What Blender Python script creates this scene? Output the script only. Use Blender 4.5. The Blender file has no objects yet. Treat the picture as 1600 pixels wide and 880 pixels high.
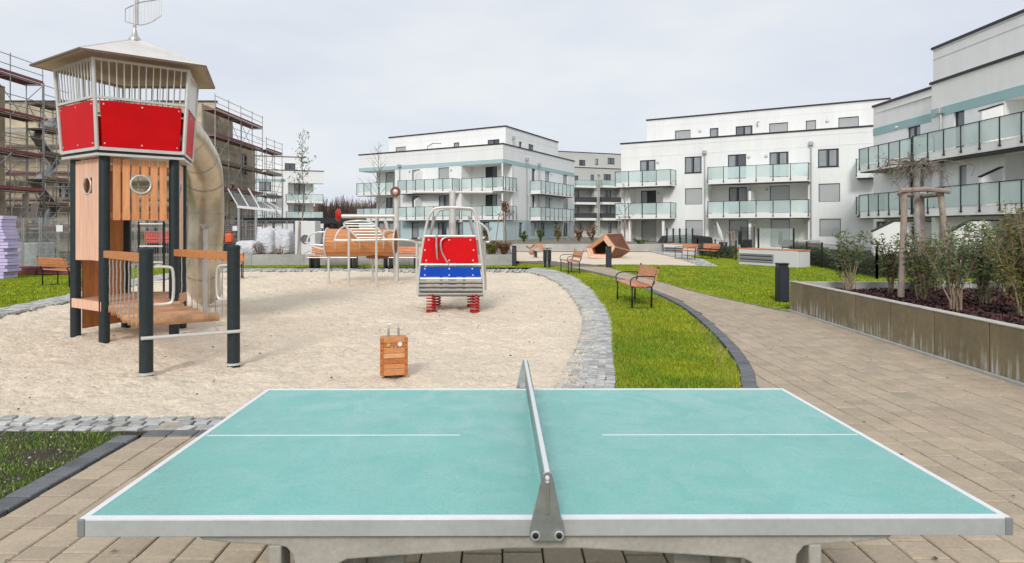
import bpy, bmesh, math, random
import numpy as np
from mathutils import Vector, Matrix, geometry, noise as mn
S = bpy.context.scene
COL = S.collection
rnd = random.Random(7)
PI = math.pi
# ------------------------------------------------------------------ camera
EYE = 1.61; F = 1008.0; CX = 785.0; HY = 357.0      # eye height, focal length and horizon of the photograph
cd = bpy.data.cameras.new('camera'); cam = bpy.data.objects.new('camera', cd); COL.objects.link(cam)
cam.location = (0, 0, EYE); cam.rotation_euler = (PI/2, 0, 0)
cd.sensor_width = 36; cd.lens = 36*F/1600; cd.shift_x = (800-CX)/1600; cd.shift_y = -(440-HY)/1600
cd.clip_end = 3000; cd.clip_start = .05
S.camera = cam
S.render.resolution_x = 1024; S.render.resolution_y = 563
S.view_settings.view_transform = 'Standard'; S.view_settings.look = 'None'
S.view_settings.exposure = 0.34; S.view_settings.gamma = 1
# ------------------------------------------------------------------ sky (bright overcast) and soft sun
SUN_EL = math.radians(33); SUN_AZ = math.radians(192)
w = bpy.data.worlds.new('World'); S.world = w; w.use_nodes = True
nt = w.node_tree; nt.nodes.clear()
def N(t, k, **kw):
    n = t.nodes.new(k)
    for a, b in kw.items(): setattr(n, a, b)
    return n
out = N(nt, 'ShaderNodeOutputWorld'); bg = N(nt, 'ShaderNodeBackground'); bg.inputs[1].default_value = .1
sky = N(nt, 'ShaderNodeTexSky', sky_type='NISHITA', sun_disc=False)
sky.sun_elevation = SUN_EL; sky.sun_rotation = SUN_AZ
tc = N(nt, 'ShaderNodeTexCoord'); mp = N(nt, 'ShaderNodeMapping'); mp.inputs['Scale'].default_value = (1, 1, 3.2)
nz = N(nt, 'ShaderNodeTexNoise'); nz.inputs['Scale'].default_value = 2.3; nz.inputs['Detail'].default_value = 5; nz.inputs['Roughness'].default_value = .5
cr = N(nt, 'ShaderNodeValToRGB')
cr.color_ramp.elements[0].position = .36; cr.color_ramp.elements[0].color = (5.6, 6.0, 6.75, 1)
cr.color_ramp.elements[1].position = .66; cr.color_ramp.elements[1].color = (6.75, 6.95, 7.2, 1)
mx = N(nt, 'ShaderNodeMixRGB'); mx.inputs[0].default_value = .95
nt.links.new(tc.outputs['Generated'], mp.inputs[0]); nt.links.new(mp.outputs[0], nz.inputs[0]); nt.links.new(nz.outputs[0], cr.inputs[0])
nt.links.new(sky.outputs[0], mx.inputs[1]); nt.links.new(cr.outputs[0], mx.inputs[2]); nt.links.new(mx.outputs[0], bg.inputs[0]); nt.links.new(bg.outputs[0], out.inputs[0])
sd = bpy.data.lights.new('sun', 'SUN'); sd.energy = 1.5; sd.angle = math.radians(14); sd.color = (1, .97, .93)
so = bpy.data.objects.new('sun', sd); COL.objects.link(so)
dv = Vector((math.sin(SUN_AZ)*math.cos(SUN_EL), math.cos(SUN_AZ)*math.cos(SUN_EL), math.sin(SUN_EL)))
so.rotation_euler = dv.to_track_quat('Z', 'Y').to_euler()
# ------------------------------------------------------------------ pixel -> place helpers
def G(px, py):                      # photograph pixel of a ground point -> place
    Y = EYE*F/(py-HY); return Vector(((px-CX)*Y/F, Y))
def At(px, py, Y): return Vector(((px-CX)*Y/F, Y, EYE-(py-HY)*Y/F))
def proj(x, y, z): return CX+x/y*F, HY-(z-EYE)/y*F
# ------------------------------------------------------------------ materials
def M(name, c, rough=.6, metal=0, var=.0, n=None, bump=None, stretch=(1, 1, 1), alpha=1, spec=.5, n2=None, hue=0, coat=0, c2=None, coh=False):
    m = bpy.data.materials.new(name); m.use_nodes = True; t = m.node_tree; p = t.nodes['Principled BSDF']
    p.inputs['Roughness'].default_value = rough; p.inputs['Metallic'].default_value = metal
    p.inputs['Specular IOR Level'].default_value = spec; p.inputs['Alpha'].default_value = alpha
    p.inputs['Coat Weight'].default_value = coat; p.inputs['Coat Roughness'].default_value = .1
    c = tuple(c)+(1,)
    t_ = N(t, 'ShaderNodeTexCoord'); oi = N(t, 'ShaderNodeObjectInfo'); gi = N(t, 'ShaderNodeNewGeometry')
    rs = N(t, 'ShaderNodeMath', operation='ADD'); t.links.new(oi.outputs['Random'], rs.inputs[0]); t.links.new(gi.outputs['Random Per Island'], rs.inputs[1])
    rf = N(t, 'ShaderNodeMath', operation='FRACT'); t.links.new(rs.outputs[0], rf.inputs[0])
    mpp = N(t, 'ShaderNodeMapping'); mpp.inputs['Scale'].default_value = stretch
    ad = N(t, 'ShaderNodeVectorMath', operation='ADD'); sc = N(t, 'ShaderNodeMath', operation='MULTIPLY'); sc.inputs[1].default_value = 17 if var and not coh else 0
    t.links.new(rf.outputs[0], sc.inputs[0]); t.links.new(t_.outputs['Object'], ad.inputs[0]); t.links.new(sc.outputs[0], ad.inputs[1])
    t.links.new(ad.outputs[0], mpp.inputs[0])
    cur = None
    def noise(scale, det=6, rg=.6):
        q = N(t, 'ShaderNodeTexNoise'); q.inputs['Scale'].default_value = scale; q.inputs['Detail'].default_value = det; q.inputs['Roughness'].default_value = rg
        t.links.new(mpp.outputs[0], q.inputs[0]); return q.outputs[0]
    rgb = N(t, 'ShaderNodeRGB'); rgb.outputs[0].default_value = c; cur = rgb.outputs[0]
    def vary(cur, fac, amt, c2=None):
        mr = N(t, 'ShaderNodeMapRange'); mr.inputs['From Min'].default_value = .3; mr.inputs['From Max'].default_value = .7
        mr.inputs['To Min'].default_value = 1-amt; mr.inputs['To Max'].default_value = 1+amt
        t.links.new(fac, mr.inputs[0])
        if c2:
            mr.inputs['To Min'].default_value = 0; mr.inputs['To Max'].default_value = 1
            x = N(t, 'ShaderNodeMixRGB'); x.inputs[2].default_value = tuple(c2)+(1,); t.links.new(mr.outputs[0], x.inputs[0]); t.links.new(cur, x.inputs[1]); return x.outputs[0]
        v = N(t, 'ShaderNodeVectorMath', operation='SCALE'); t.links.new(cur, v.inputs[0]); t.links.new(mr.outputs[0], v.inputs['Scale']); return v.outputs[0]
    if n: cur = vary(cur, noise(n[0]), n[1], c2)
    if n2: cur = vary(cur, noise(n2[0], 8, .7), n2[1])
    if var:
        mr = N(t, 'ShaderNodeMapRange'); mr.inputs['To Min'].default_value = 1-var; mr.inputs['To Max'].default_value = 1+var; t.links.new(rf.outputs[0], mr.inputs[0])
        v = N(t, 'ShaderNodeVectorMath', operation='SCALE'); t.links.new(cur, v.inputs[0]); t.links.new(mr.outputs[0], v.inputs['Scale']); cur = v.outputs[0]
        if hue:
            h = N(t, 'ShaderNodeHueSaturation'); m2 = N(t, 'ShaderNodeMapRange'); m2.inputs['To Min'].default_value = .5-hue; m2.inputs['To Max'].default_value = .5+hue
            f2 = N(t, 'ShaderNodeMath', operation='MULTIPLY'); f2.inputs[1].default_value = 7.3; f3 = N(t, 'ShaderNodeMath', operation='FRACT')
            t.links.new(rf.outputs[0], f2.inputs[0]); t.links.new(f2.outputs[0], f3.inputs[0]); t.links.new(f3.outputs[0], m2.inputs[0]); t.links.new(m2.outputs[0], h.inputs[0]); t.links.new(cur, h.inputs['Color']); cur = h.outputs[0]
    t.links.new(cur, p.inputs['Base Color'])
    if bump:
        b = N(t, 'ShaderNodeBump'); b.inputs['Strength'].default_value = bump[1]; b.inputs['Distance'].default_value = bump[2] if len(bump) > 2 else .01
        t.links.new(noise(bump[0]), b.inputs['Height']); t.links.new(b.outputs[0], p.inputs['Normal'])
    m['_n'] = 1
    return m
steel = M('brushed_steel', (.62, .6, .57), .33, .85, n=(6, .12))
steel_mat = M('galvanised_steel', (.5, .5, .49), .42, .75, n=(9, .2), n2=(60, .08))
steel_lt = M('pale_powder_steel', (.66, .64, .6), .4, .35, n=(5, .08))
steel_sl = M('slide_steel', (.62, .53, .40), .3, .72, n=(1.5, .14), n2=(12, .05))
darkm = M('anthracite_metal', (.022, .026, .03), .45, .3, n=(8, .15))
blackpost = M('black_green_painted_post', (.012, .022, .025), .5, 0, n=(12, .3), bump=(70, .12, .004))
wood_o = M('orange_larch', (.70, .31, .13), .55, 0, var=.14, n=(3, .22), n2=(30, .14), stretch=(6, 6, .6), bump=(20, .25, .003))
wood_p = M('pale_pink_larch', (.78, .47, .33), .6, 0, var=.08, n=(3, .15), n2=(30, .1), stretch=(6, 6, .6), bump=(20, .2, .003))
wood_x = M('orange_beam_wood', (.56, .23, .08), .5, 0, var=.16, n=(3, .2), n2=(26, .14), stretch=(1, 6, 6), bump=(20, .25, .003))
wood_l = M('weathered_log_wood', (.50, .27, .14), .7, 0, var=.12, n=(4, .25), n2=(40, .2), bump=(30, .4, .006))
wood_bench = M('bench_slat_wood', (.66, .26, .12), .45, 0, var=.12, n=(5, .18), n2=(30, .1), coat=.1)
wood_d = M('brown_facet_wood', (.17, .068, .04), .5, 0, var=.08, n=(3, .2), n2=(40, .12), stretch=(1, 1, 8), bump=(30, .3, .004))
stake_w = M('stake_wood', (.36, .28, .23), .75, 0, var=.1, n=(6, .25), bump=(40, .4, .004))
ply = M('orange_plywood', (.50, .19, .05), .5, 0, n=(2.5, .25), n2=(18, .15), stretch=(5, 5, .7))
red = M('red_panel', (.62, .001, .004), .5, 0, n=(3, .10), n2=(40, .05), spec=.18)
blue = M('blue_panel', (.003, .06, .44), .5, 0, n=(3, .10), n2=(40, .05), spec=.18)
rubber = M('black_rubber', (.02, .02, .02), .6)
roofm = M('pale_metal_roof', (.72, .68, .62), .45, .1, n=(2, .12), n2=(14, .06))
roofu = M('roof_underside', (.52, .42, .30), .6, 0, n=(3, .12))
paint_red = M('red_paint', (.48, .01, .01), .4, n=(20, .1))
white_pl = M('white_plaster', (.88, .88, .86), .85, 0, n=(.5, .045), n2=(3.2, .03), stretch=(1.5, 1.5, .22), bump=(60, .12, .01))
white_pl2 = M('warm_white_plaster', (.86, .855, .82), .85, 0, n=(.5, .045), n2=(3.2, .03), stretch=(1.5, 1.5, .22), bump=(60, .12, .01))
white_p = M('white_paint', (.8, .8, .8), .4, n=(8, .03))
teal_pl = M('pale_teal_plaster', (.34, .52, .53), .8, 0, n=(.6, .06), bump=(60, .12, .01))
tealw_pl = M('blue_grey_plaster', (.50, .63, .65), .8, 0, n=(.6, .06), bump=(60, .12, .01))
grey_pl = M('grey_plaster', (.56, .56, .52), .85, 0, n=(.4, .06), bump=(60, .12, .01))
beige_pl = M('raw_beige_render', (.50, .42, .29), .9, 0, n=(.35, .3), n2=(2.2, .25), bump=(20, .3, .02))
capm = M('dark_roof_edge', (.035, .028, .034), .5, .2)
frame_m = M('dark_window_frame', (.02, .024, .032), .4)
pane_m = M('window_glass', (.09, .105, .125), .04, 0, var=.5, spec=1)  # base colour lifted to blue-grey in place of the sky's reflection
shut_m = M('roller_shutter_grey', (.44, .455, .45), .55, .1, n=(.6, .03))
bal_gl = M('frosted_balcony_glass', (.66, .80, .77), .12, 0, var=.16, spec=.7, alpha=.58, n=(.8, .06))
concrete = M('grey_concrete', (.42, .41, .38), .8, 0, n=(1.2, .16), n2=(9, .12), bump=(25, .35, .01))
sand_m = M('play_sand', (.80, .68, .525), .95, 0, n=(.7, .07), n2=(24, .17), bump=(13, .9, .05), spec=.2)  # fine speckle in the colour stands in for shading of the footprints
paver_m = M('beige_paver', (.44, .355, .255), .85, 0, var=.085, n=(2.2, .12), n2=(45, .16), bump=(90, .35, .004), hue=.006)
kerb_m = M('anthracite_paver', (.14, .145, .15), .75, 0, var=.2, n=(8, .2), n2=(60, .15), bump=(90, .35, .004))
sett_m = M('grey_granite_sett', (.45, .445, .42), .85, 0, var=.26, n=(9, .25), n2=(70, .15), bump=(50, .6, .006), hue=.01)
joint_m = M('joint_grit', (.17, .145, .115), .95, 0, n=(20, .3), bump=(80, .5, .01))
setjoint_m = M('sett_joint_grit', (.15, .135, .115), .95, 0, n=(20, .25), bump=(80, .5, .01))
soil_m = M('lawn_soil', (.13, .15, .02), .95, 0, n=(1.1, .4), n2=(14, .3), bump=(20, .8, .03))
far_m = M('ground_soil', (.085, .10, .045), .95, 0, n=(.3, .3), n2=(5, .25))
darksoil = M('dark_damp_soil', (.055, .045, .03), .95, 0, n=(4, .4), n2=(40, .3), bump=(30, .8, .02))
mulch_m = M('dark_red_bark_mulch', (.075, .028, .026), .85, 0, var=.55, n=(30, .3), hue=.015)
grass_m = M('grass_blade', (.21, .36, .012), .55, 0, var=.4, n=(.9, 1), c2=(.40, .42, .02), n2=(2.6, .25), hue=.02, spec=.25, coh=True)
grass_y = M('yellowing_grass_blade', (.42, .38, .05), .6, 0, var=.35, hue=.02, spec=.25)
leaf_g = M('dark_green_leaf', (.075, .115, .03), .5, 0, var=.5, hue=.03)
leaf_y = M('yellow_green_leaf', (.15, .12, .02), .6, 0, var=.4, hue=.03)
leaf_r = M('rusty_leaf', (.17, .07, .022), .6, 0, var=.4, hue=.03)
bark = M('grey_bark', (.20, .16, .13), .85, 0, n=(9, .3), bump=(40, .5, .01))
bark_w = M('whitewashed_bark', (.60, .58, .55), .8, 0, n=(9, .15), bump=(40, .3, .01))
twig = M('brown_twig', (.12, .075, .05), .8, 0, n=(4, .3))
foam_m = M('lilac_foam_board', (.62, .54, .80), .8, 0, var=.07)
bag_m = M('white_woven_bag', (.74, .75, .77), .6, 0, var=.05, n=(3, .1), bump=(7, 1, .12))
scaf_m = M('scaffold_tube', (.42, .40, .37), .45, .6, n=(2, .2))
plank_m = M('scaffold_deck_plank', (.25, .17, .13), .8, 0, var=.25, n=(3, .2))
redpl_m = M('red_brown_deck_board', (.25, .075, .07), .75, 0, var=.2, n=(3, .25))
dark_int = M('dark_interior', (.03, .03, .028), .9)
tt_rail = M('table_alu_profile', (.60, .60, .585), .42, .35, n=(3, .1), n2=(35, .07))
tt_white = M('table_white_line', (.82, .83, .83), .45, 0, n=(12, .04))
tt_conc = M('table_concrete', (.44, .40, .345), .85, 0, n=(4, .12), n2=(60, .14), bump=(120, .35, .003))
lampgl = M('frosted_lamp_glass', (.7, .7, .66), .4)
orange_p = M('orange_plastic', (.80, .12, .03), .45)
bluebin = M('dark_blue_plastic', (.02, .045, .12), .5)
rope_m = M('grey_rope', (.36, .33, .30), .8, 0, n=(40, .2))
brickr = M('red_brown_stack', (.23, .075, .045), .85, 0, n=(3, .3), n2=(20, .2))
hedge_m = M('low_hedge_leaf', (.045, .062, .022), .7, 0, var=.4, hue=.02)
mesh_gr = M('fence_wire', (.05, .06, .055), .5, .4)
alu_white = M('white_metal_cabinet', (.74, .74, .73), .45, n=(2, .03))
# teal table top: wet, rippled resin coat
teal = M('teal_table_coating', (.205, .51, .455), .30, 0, n=(2.0, .05), n2=(110, .13), spec=.55)
t = teal.node_tree; p = t.nodes['Principled BSDF']
tcn = N(t, 'ShaderNodeTexCoord')
a = N(t, 'ShaderNodeTexNoise'); a.inputs['Scale'].default_value = 120; a.inputs['Detail'].default_value = 3
b_ = N(t, 'ShaderNodeTexNoise'); b_.inputs['Scale'].default_value = 5; b_.inputs['Detail'].default_value = 4; b_.inputs['Distortion'].default_value = 1.2
mm = N(t, 'ShaderNodeMath', operation='MULTIPLY_ADD'); mm.inputs[1].default_value = .35
bu = N(t, 'ShaderNodeBump'); bu.inputs['Strength'].default_value = .6; bu.inputs['Distance'].default_value = .004
for q in (a, b_): t.links.new(tcn.outputs['Object'], q.inputs[0])
t.links.new(a.outputs[0], mm.inputs[0]); t.links.new(b_.outputs[0], mm.inputs[2]); t.links.new(mm.outputs[0], bu.inputs['Height']); t.links.new(bu.outputs[0], p.inputs['Normal'])
src = p.inputs['Base Color'].links[0].from_socket
w1n = N(t, 'ShaderNodeTexNoise'); w1n.inputs['Scale'].default_value = 2.6; w1n.inputs['Detail'].default_value = 9; w1n.inputs['Roughness'].default_value = .72; w1n.inputs['Distortion'].default_value = .6; t.links.new(tcn.outputs['Object'], w1n.inputs[0])
wr = N(t, 'ShaderNodeMapRange'); wr.inputs['From Min'].default_value = .60; wr.inputs['From Max'].default_value = .72; wr.inputs['To Max'].default_value = .5; t.links.new(w1n.outputs[0], wr.inputs[0])
wm = N(t, 'ShaderNodeMixRGB'); wm.inputs[2].default_value = (.10, .40, .34, 1); t.links.new(wr.outputs[0], wm.inputs[0]); t.links.new(src, wm.inputs[1])
w2r = N(t, 'ShaderNodeMapRange'); w2r.inputs['From Min'].default_value = .40; w2r.inputs['From Max'].default_value = .28; w2r.inputs['To Max'].default_value = .45; t.links.new(w1n.outputs[0], w2r.inputs[0])
wm2 = N(t, 'ShaderNodeMixRGB'); wm2.inputs[2].default_value = (.38, .62, .56, 1); t.links.new(w2r.outputs[0], wm2.inputs[0]); t.links.new(wm.outputs[0], wm2.inputs[1]); t.links.new(wm2.outputs[0], p.inputs['Base Color'])
rr = N(t, 'ShaderNodeMapRange'); rr.inputs['From Min'].default_value = .35; rr.inputs['From Max'].default_value = .65; rr.inputs['To Min'].default_value = .16; rr.inputs['To Max'].default_value = .5
t.links.new(b_.outputs[0], rr.inputs[0]); t.links.new(rr.outputs[0], p.inputs['Roughness'])
# planter concrete: brown wet concrete with pale lime runs rising from the foot
planter_m = M('brown_wet_concrete', (.215, .175, .10), .7, 0, var=.08, n=(1.3, .22), n2=(14, .14), bump=(30, .3, .006))
t = planter_m.node_tree; p = t.nodes['Principled BSDF']
src = p.inputs['Base Color'].links[0].from_socket
tcn = N(t, 'ShaderNodeTexCoord'); oi = N(t, 'ShaderNodeObjectInfo'); sx = N(t, 'ShaderNodeSeparateXYZ'); t.links.new(tcn.outputs['Object'], sx.inputs[0])
cb = N(t, 'ShaderNodeCombineXYZ'); ml = N(t, 'ShaderNodeMath', operation='MULTIPLY'); ml.inputs[1].default_value = 17
t.links.new(sx.outputs['Y'], ml.inputs[0]); t.links.new(ml.outputs[0], cb.inputs[0])
mz = N(t, 'ShaderNodeMath', operation='MULTIPLY'); mz.inputs[1].default_value = .9; t.links.new(sx.outputs['Z'], mz.inputs[0]); t.links.new(mz.outputs[0], cb.inputs[1])
q = N(t, 'ShaderNodeTexNoise'); q.inputs['Scale'].default_value = 1; q.inputs['Detail'].default_value = 2.5; q.inputs['Roughness'].default_value = .5; t.links.new(cb.outputs[0], q.inputs[0])
m1 = N(t, 'ShaderNodeMapRange'); m1.inputs['From Min'].default_value = .40; m1.inputs['From Max'].default_value = .62; m1.inputs['To Min'].default_value = -.12; m1.inputs['To Max'].default_value = .34; t.links.new(q.outputs[0], m1.inputs[0])
sb = N(t, 'ShaderNodeMath', operation='SUBTRACT'); t.links.new(m1.outputs[0], sb.inputs[0]); t.links.new(sx.outputs['Z'], sb.inputs[1])
m2 = N(t, 'ShaderNodeMapRange'); m2.inputs['From Min'].default_value = -.03; m2.inputs['From Max'].default_value = .22; t.links.new(sb.outputs[0], m2.inputs[0])
m3 = N(t, 'ShaderNodeMath', operation='MULTIPLY'); m3.inputs[1].default_value = .85; q2 = N(t, 'ShaderNodeTexNoise'); q2.inputs['Scale'].default_value = 3.3; q2.inputs['Detail'].default_value = 4; t.links.new(tcn.outputs['Object'], q2.inputs[0])
m4 = N(t, 'ShaderNodeMapRange'); m4.inputs['From Min'].default_value = .36; m4.inputs['From Max'].default_value = .58; t.links.new(q2.outputs[0], m4.inputs[0]); m5 = N(t, 'ShaderNodeMath', operation='MULTIPLY'); t.links.new(m2.outputs[0], m5.inputs[0]); t.links.new(m4.outputs[0], m5.inputs[1]); t.links.new(m5.outputs[0], m3.inputs[0])
mxr = N(t, 'ShaderNodeMixRGB'); mxr.inputs[2].default_value = (.60, .59, .55, 1); t.links.new(m3.outputs[0], mxr.inputs[0]); t.links.new(src, mxr.inputs[1]); t.links.new(mxr.outputs[0], p.inputs['Base Color'])
# ------------------------------------------------------------------ mesh builder
W = {}                                             # world matrix of every object as built
class MB:
    def __init__(s): s.v = []; s.f = []
    def add(s, vs, fs):
        o = len(s.v); s.v += [tuple(x) for x in vs]; s.f += [tuple(i+o for i in f) for f in fs]; return s
    def box(s, x0, x1, y0, y1, z0, z1):
        return s.add([(x0, y0, z0), (x1, y0, z0), (x1, y1, z0), (x0, y1, z0), (x0, y0, z1), (x1, y0, z1), (x1, y1, z1), (x0, y1, z1)],
                     [(0, 3, 2, 1), (4, 5, 6, 7), (0, 1, 5, 4), (1, 2, 6, 5), (2, 3, 7, 6), (3, 0, 4, 7)])
    def obox(s, c, ax, ay, az):                    # centre and three half-axis vectors
        c = Vector(c); ax = Vector(ax); ay = Vector(ay); az = Vector(az)
        if ax.cross(ay).dot(az) < 0: ax = -ax
        P = [c+i*ax+j*ay+k*az for k in (-1, 1) for i, j in ((-1, -1), (1, -1), (1, 1), (-1, 1))]
        return s.add(P, [(0, 3, 2, 1), (4, 5, 6, 7), (0, 1, 5, 4), (1, 2, 6, 5), (2, 3, 7, 6), (3, 0, 4, 7)])
    def bar(s, a, b, wd, h, up=(0, 0, 1)):         # rectangular bar from a to b, width wd, height h
        a = Vector(a); b = Vector(b); d = (b-a); L = d.length; d.normalize(); u = Vector(up)
        x = d.cross(u)
        if x.length < 1e-4: x = d.cross(Vector((0, 1, 0)))
        x.normalize(); u = x.cross(d)
        return s.obox((a+b)/2, d*L/2, x*wd/2, u*h/2)
    def tube(s, pts, r, n=8, closed=False, cap=True):
        pts = [Vector(p) for p in pts]; m = len(pts); rs = r if isinstance(r, (list, tuple)) else [r]*m
        o = len(s.v); prev = None
        for i, p in enumerate(pts):
            if closed: d = pts[(i+1) % m]-pts[i-1]
            else: d = pts[min(i+1, m-1)]-pts[max(i-1, 0)]
            d.normalize()
            if prev is None:
                x = d.cross(Vector((0, 0, 1)))
                if x.length < 1e-3: x = d.cross(Vector((0, 1, 0)))
            else: x = prev-d*prev.dot(d)
            x.normalize(); prev = x; y = d.cross(x)
            for k in range(n):
                a = 2*PI*k/n; s.v.append(tuple(p+(x*math.cos(a)+y*math.sin(a))*rs[i]))
        for i in range(m if closed else m-1):
            j = (i+1) % m
            for k in range(n):
                k2 = (k+1) % n; s.f.append((o+i*n+k, o+i*n+k2, o+j*n+k2, o+j*n+k))
        if cap and not closed:
            s.f.append(tuple(o+k for k in reversed(range(n)))); s.f.append(tuple(o+(m-1)*n+k for k in range(n)))
        return s
    def lathe(s, c, prof, n=16, ax=(0, 0, 1)):     # prof: (r, h) list
        ax = Vector(ax).normalized(); x = ax.orthogonal().normalized(); y = ax.cross(x); c = Vector(c); o = len(s.v)
        for r, h in prof:
            for k in range(n):
                a = 2*PI*k/n; s.v.append(tuple(c+ax*h+(x*math.cos(a)+y*math.sin(a))*max(r, 1e-4)))
        for i in range(len(prof)-1):
            for k in range(n):
                k2 = (k+1) % n; s.f.append((o+i*n+k, o+i*n+k2, o+(i+1)*n+k2, o+(i+1)*n+k))
        return s
    def prism(s, poly, z0, z1):                    # poly: ccw xy list
        n = len(poly); o = len(s.v)
        for z in (z0, z1): s.v += [(p[0], p[1], z) for p in poly]
        s.f.append(tuple(o+i for i in reversed(range(n)))); s.f.append(tuple(o+n+i for i in range(n)))
        for i in range(n):
            j = (i+1) % n; s.f.append((o+i, o+j, o+n+j, o+n+i))
        return s
    def slab(s, poly3, th):                        # planar polygon of 3-d points, thickened along its normal
        P = [Vector(p) for p in poly3]; n = len(P); nn = geometry.normal(P)*th/2; o = len(s.v)
        s.v += [tuple(p-nn) for p in P]+[tuple(p+nn) for p in P]
        s.f.append(tuple(o+i for i in reversed(range(n)))); s.f.append(tuple(o+n+i for i in range(n)))
        for i in range(n):
            j = (i+1) % n; s.f.append((o+i, o+j, o+n+j, o+n+i))
        return s
    def mesh(s, name, mat, inv=None, smooth=False):
        me = bpy.data.meshes.new(name)
        vs = s.v if inv is None else [tuple(inv @ Vector(v)) for v in s.v]
        me.from_pydata(vs, [], s.f)
        if isinstance(mat, (list, tuple)):
            for q in mat: me.materials.append(q)
        else: me.materials.append(mat)
        if smooth:
            me.polygons.foreach_set('use_smooth', [True]*len(me.polygons))
        me.update(); return me
    def build(s, name, mat, parent=None, smooth=False, label=None, kind=None, bevel=0, sharp=40):
        inv = W[parent].inverted() if parent is not None else None
        me = s.mesh(name, mat, inv, smooth)
        if smooth:
            try: me.set_sharp_from_angle(angle=math.radians(sharp))
            except Exception: pass
        o = bpy.data.objects.new(name, me); COL.objects.link(o)
        if parent is not None: o.parent = parent; W[o] = W[parent].copy()
        else: W[o] = Matrix.Identity(4)
        if label: o['label'] = label
        if kind: o['kind'] = kind
        if bevel:
            md = o.modifiers.new('bevel', 'BEVEL'); md.width = bevel; md.segments = 2; md.limit_method = 'ANGLE'
        return o
def thing(name, label, cat, loc=(0, 0, 0), rz=0, group=None):
    o = bpy.data.objects.new(name, None); COL.objects.link(o); o.empty_display_size = .2
    o.location = loc; o.rotation_euler = (0, 0, rz); o['label'] = label; o['category'] = cat
    if group: o['group'] = group
    W[o] = Matrix.Translation(loc) @ Matrix.Rotation(rz, 4, 'Z'); return o
def piece(name, me, parent, loc, rz=0, scale=None, label=None):  # a part that shares mesh data (loc in the world)
    o = bpy.data.objects.new(name, me); COL.objects.link(o); o.parent = parent
    m = W[parent].inverted() @ (Matrix.Translation(loc) @ Matrix.Rotation(rz, 4, 'Z'))
    if scale: m = m @ Matrix.Diagonal((*scale, 1))
    o.matrix_local = m; W[o] = W[parent] @ m
    if label: o['label'] = label
    return o
def lpart(name, me, parent):                        # a part whose mesh is in the thing's own coordinates
    o = bpy.data.objects.new(name, me); COL.objects.link(o); o.parent = parent; W[o] = W[parent].copy(); return o
def dup(root, loc, rz, label):
    def rec(o, par):
        c = o.copy(); COL.objects.link(c)
        if par is not None: c.parent = par
        for ch in o.children: rec(ch, c)
        return c
    r = rec(root, None); r.location = loc; r.rotation_euler = (0, 0, rz); r['label'] = label
    W[r] = Matrix.Translation(loc) @ Matrix.Rotation(rz, 4, 'Z'); return r
def struct(name, mb, mat, **k):
    o = mb.build(name, mat, **k); o['kind'] = 'structure'; return o
def inpoly(x, y, P):
    c = False; j = len(P)-1
    for i in range(len(P)):
        xi, yi = P[i][0], P[i][1]; xj, yj = P[j][0], P[j][1]
        if (yi > y) != (yj > y) and x < (xj-xi)*(y-yi)/(yj-yi)+xi: c = not c
        j = i
    return c
def sheet(name, P, z, mat):
    me = bpy.data.meshes.new(name); tri = geometry.tessellate_polygon([[Vector((p[0], p[1], 0)) for p in P]])
    vs = [(p[0], p[1], z) for p in P]; fs = []
    for a, b, c in tri:
        A, B, C_ = (Vector(vs[i]) for i in (a, b, c))
        fs.append((a, b, c) if (B-A).cross(C_-A).z > 0 else (a, c, b))
    me.from_pydata(vs, [], fs); me.materials.append(mat); me.update()
    o = bpy.data.objects.new(name, me); COL.objects.link(o); o['kind'] = 'structure'; W[o] = Matrix.Identity(4); return o
def smoothline(P, k=8, closed=False):
    P = [Vector(p) for p in P]; R = []
    n = len(P)
    for i in range(n-1):
        a = P[max(i-1, 0)]; b = P[i]; c = P[i+1]; d = P[min(i+2, n-1)]
        for j in range(k):
            t = j/k; R.append(.5*((2*b)+(c-a)*t+(2*a-5*b+4*c-d)*t*t+(3*b-a-3*c+d)*t**3))
    R.append(P[-1]); return R
def resample(P, step):
    R = [P[0].copy()]; acc = 0
    for i in range(len(P)-1):
        a = P[i]; b = P[i+1]; L = (b-a).length
        if L == 0: continue
        t = step-acc
        while t <= L: R.append(a.lerp(b, t/L)); t += step
        acc = (acc+L) % step if t > L else 0
        acc = L-(t-step)
    return R
# ================================================================== GROUND
struct('ground', MB().add([(-900, -200, -.13), (900, -200, -.13), (900, 1800, -.13), (-900, 1800, -.13)], [(0, 1, 2, 3)]), far_m)
# curves (all from ground points of the photograph)
sand_in = smoothline([G(825, 424), G(852, 430), G(878, 443), G(902, 468), G(914, 497), G(906, 535), G(885, 572), G(868, 604), Vector((.25, 6.05)), Vector((-.25, 5.72)), Vector((-1.0, 5.55)), Vector((-2.0, 5.52))], 6)
sett_out = smoothline([G(835, 418), G(868, 423), G(900, 436), G(932, 464), G(951, 497), G(957, 545), G(961, 604), Vector((1.02, 6.0)), Vector((.85, 5.45)), Vector((.2, 5.16)), Vector((-1.0, 5.14)), Vector((-2.0, 5.15))], 6)
sand_in += [Vector((-2.0, 5.52)), Vector((-12.0, 5.52))]; sett_out += [Vector((-2.0, 5.15)), Vector((-12.0, 5.15))]
back_sand = [G(825, 424), G(780, 421.5), G(380, 422)]
left_in = smoothline([G(380, 422), G(300, 428), G(200, 446), G(110, 468), G(0, 492), G(-90, 520), Vector((-9.5, 8.2)), Vector((-10.5, 6.8)), Vector((-10.8, 5.6))], 5)
left_out = smoothline([G(378, 418), G(290, 424), G(190, 440), G(105, 461), G(0, 482), G(-100, 506), Vector((-10.1, 8.3)), Vector((-11.2, 6.8)), Vector((-11.4, 5.6))], 5)
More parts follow.
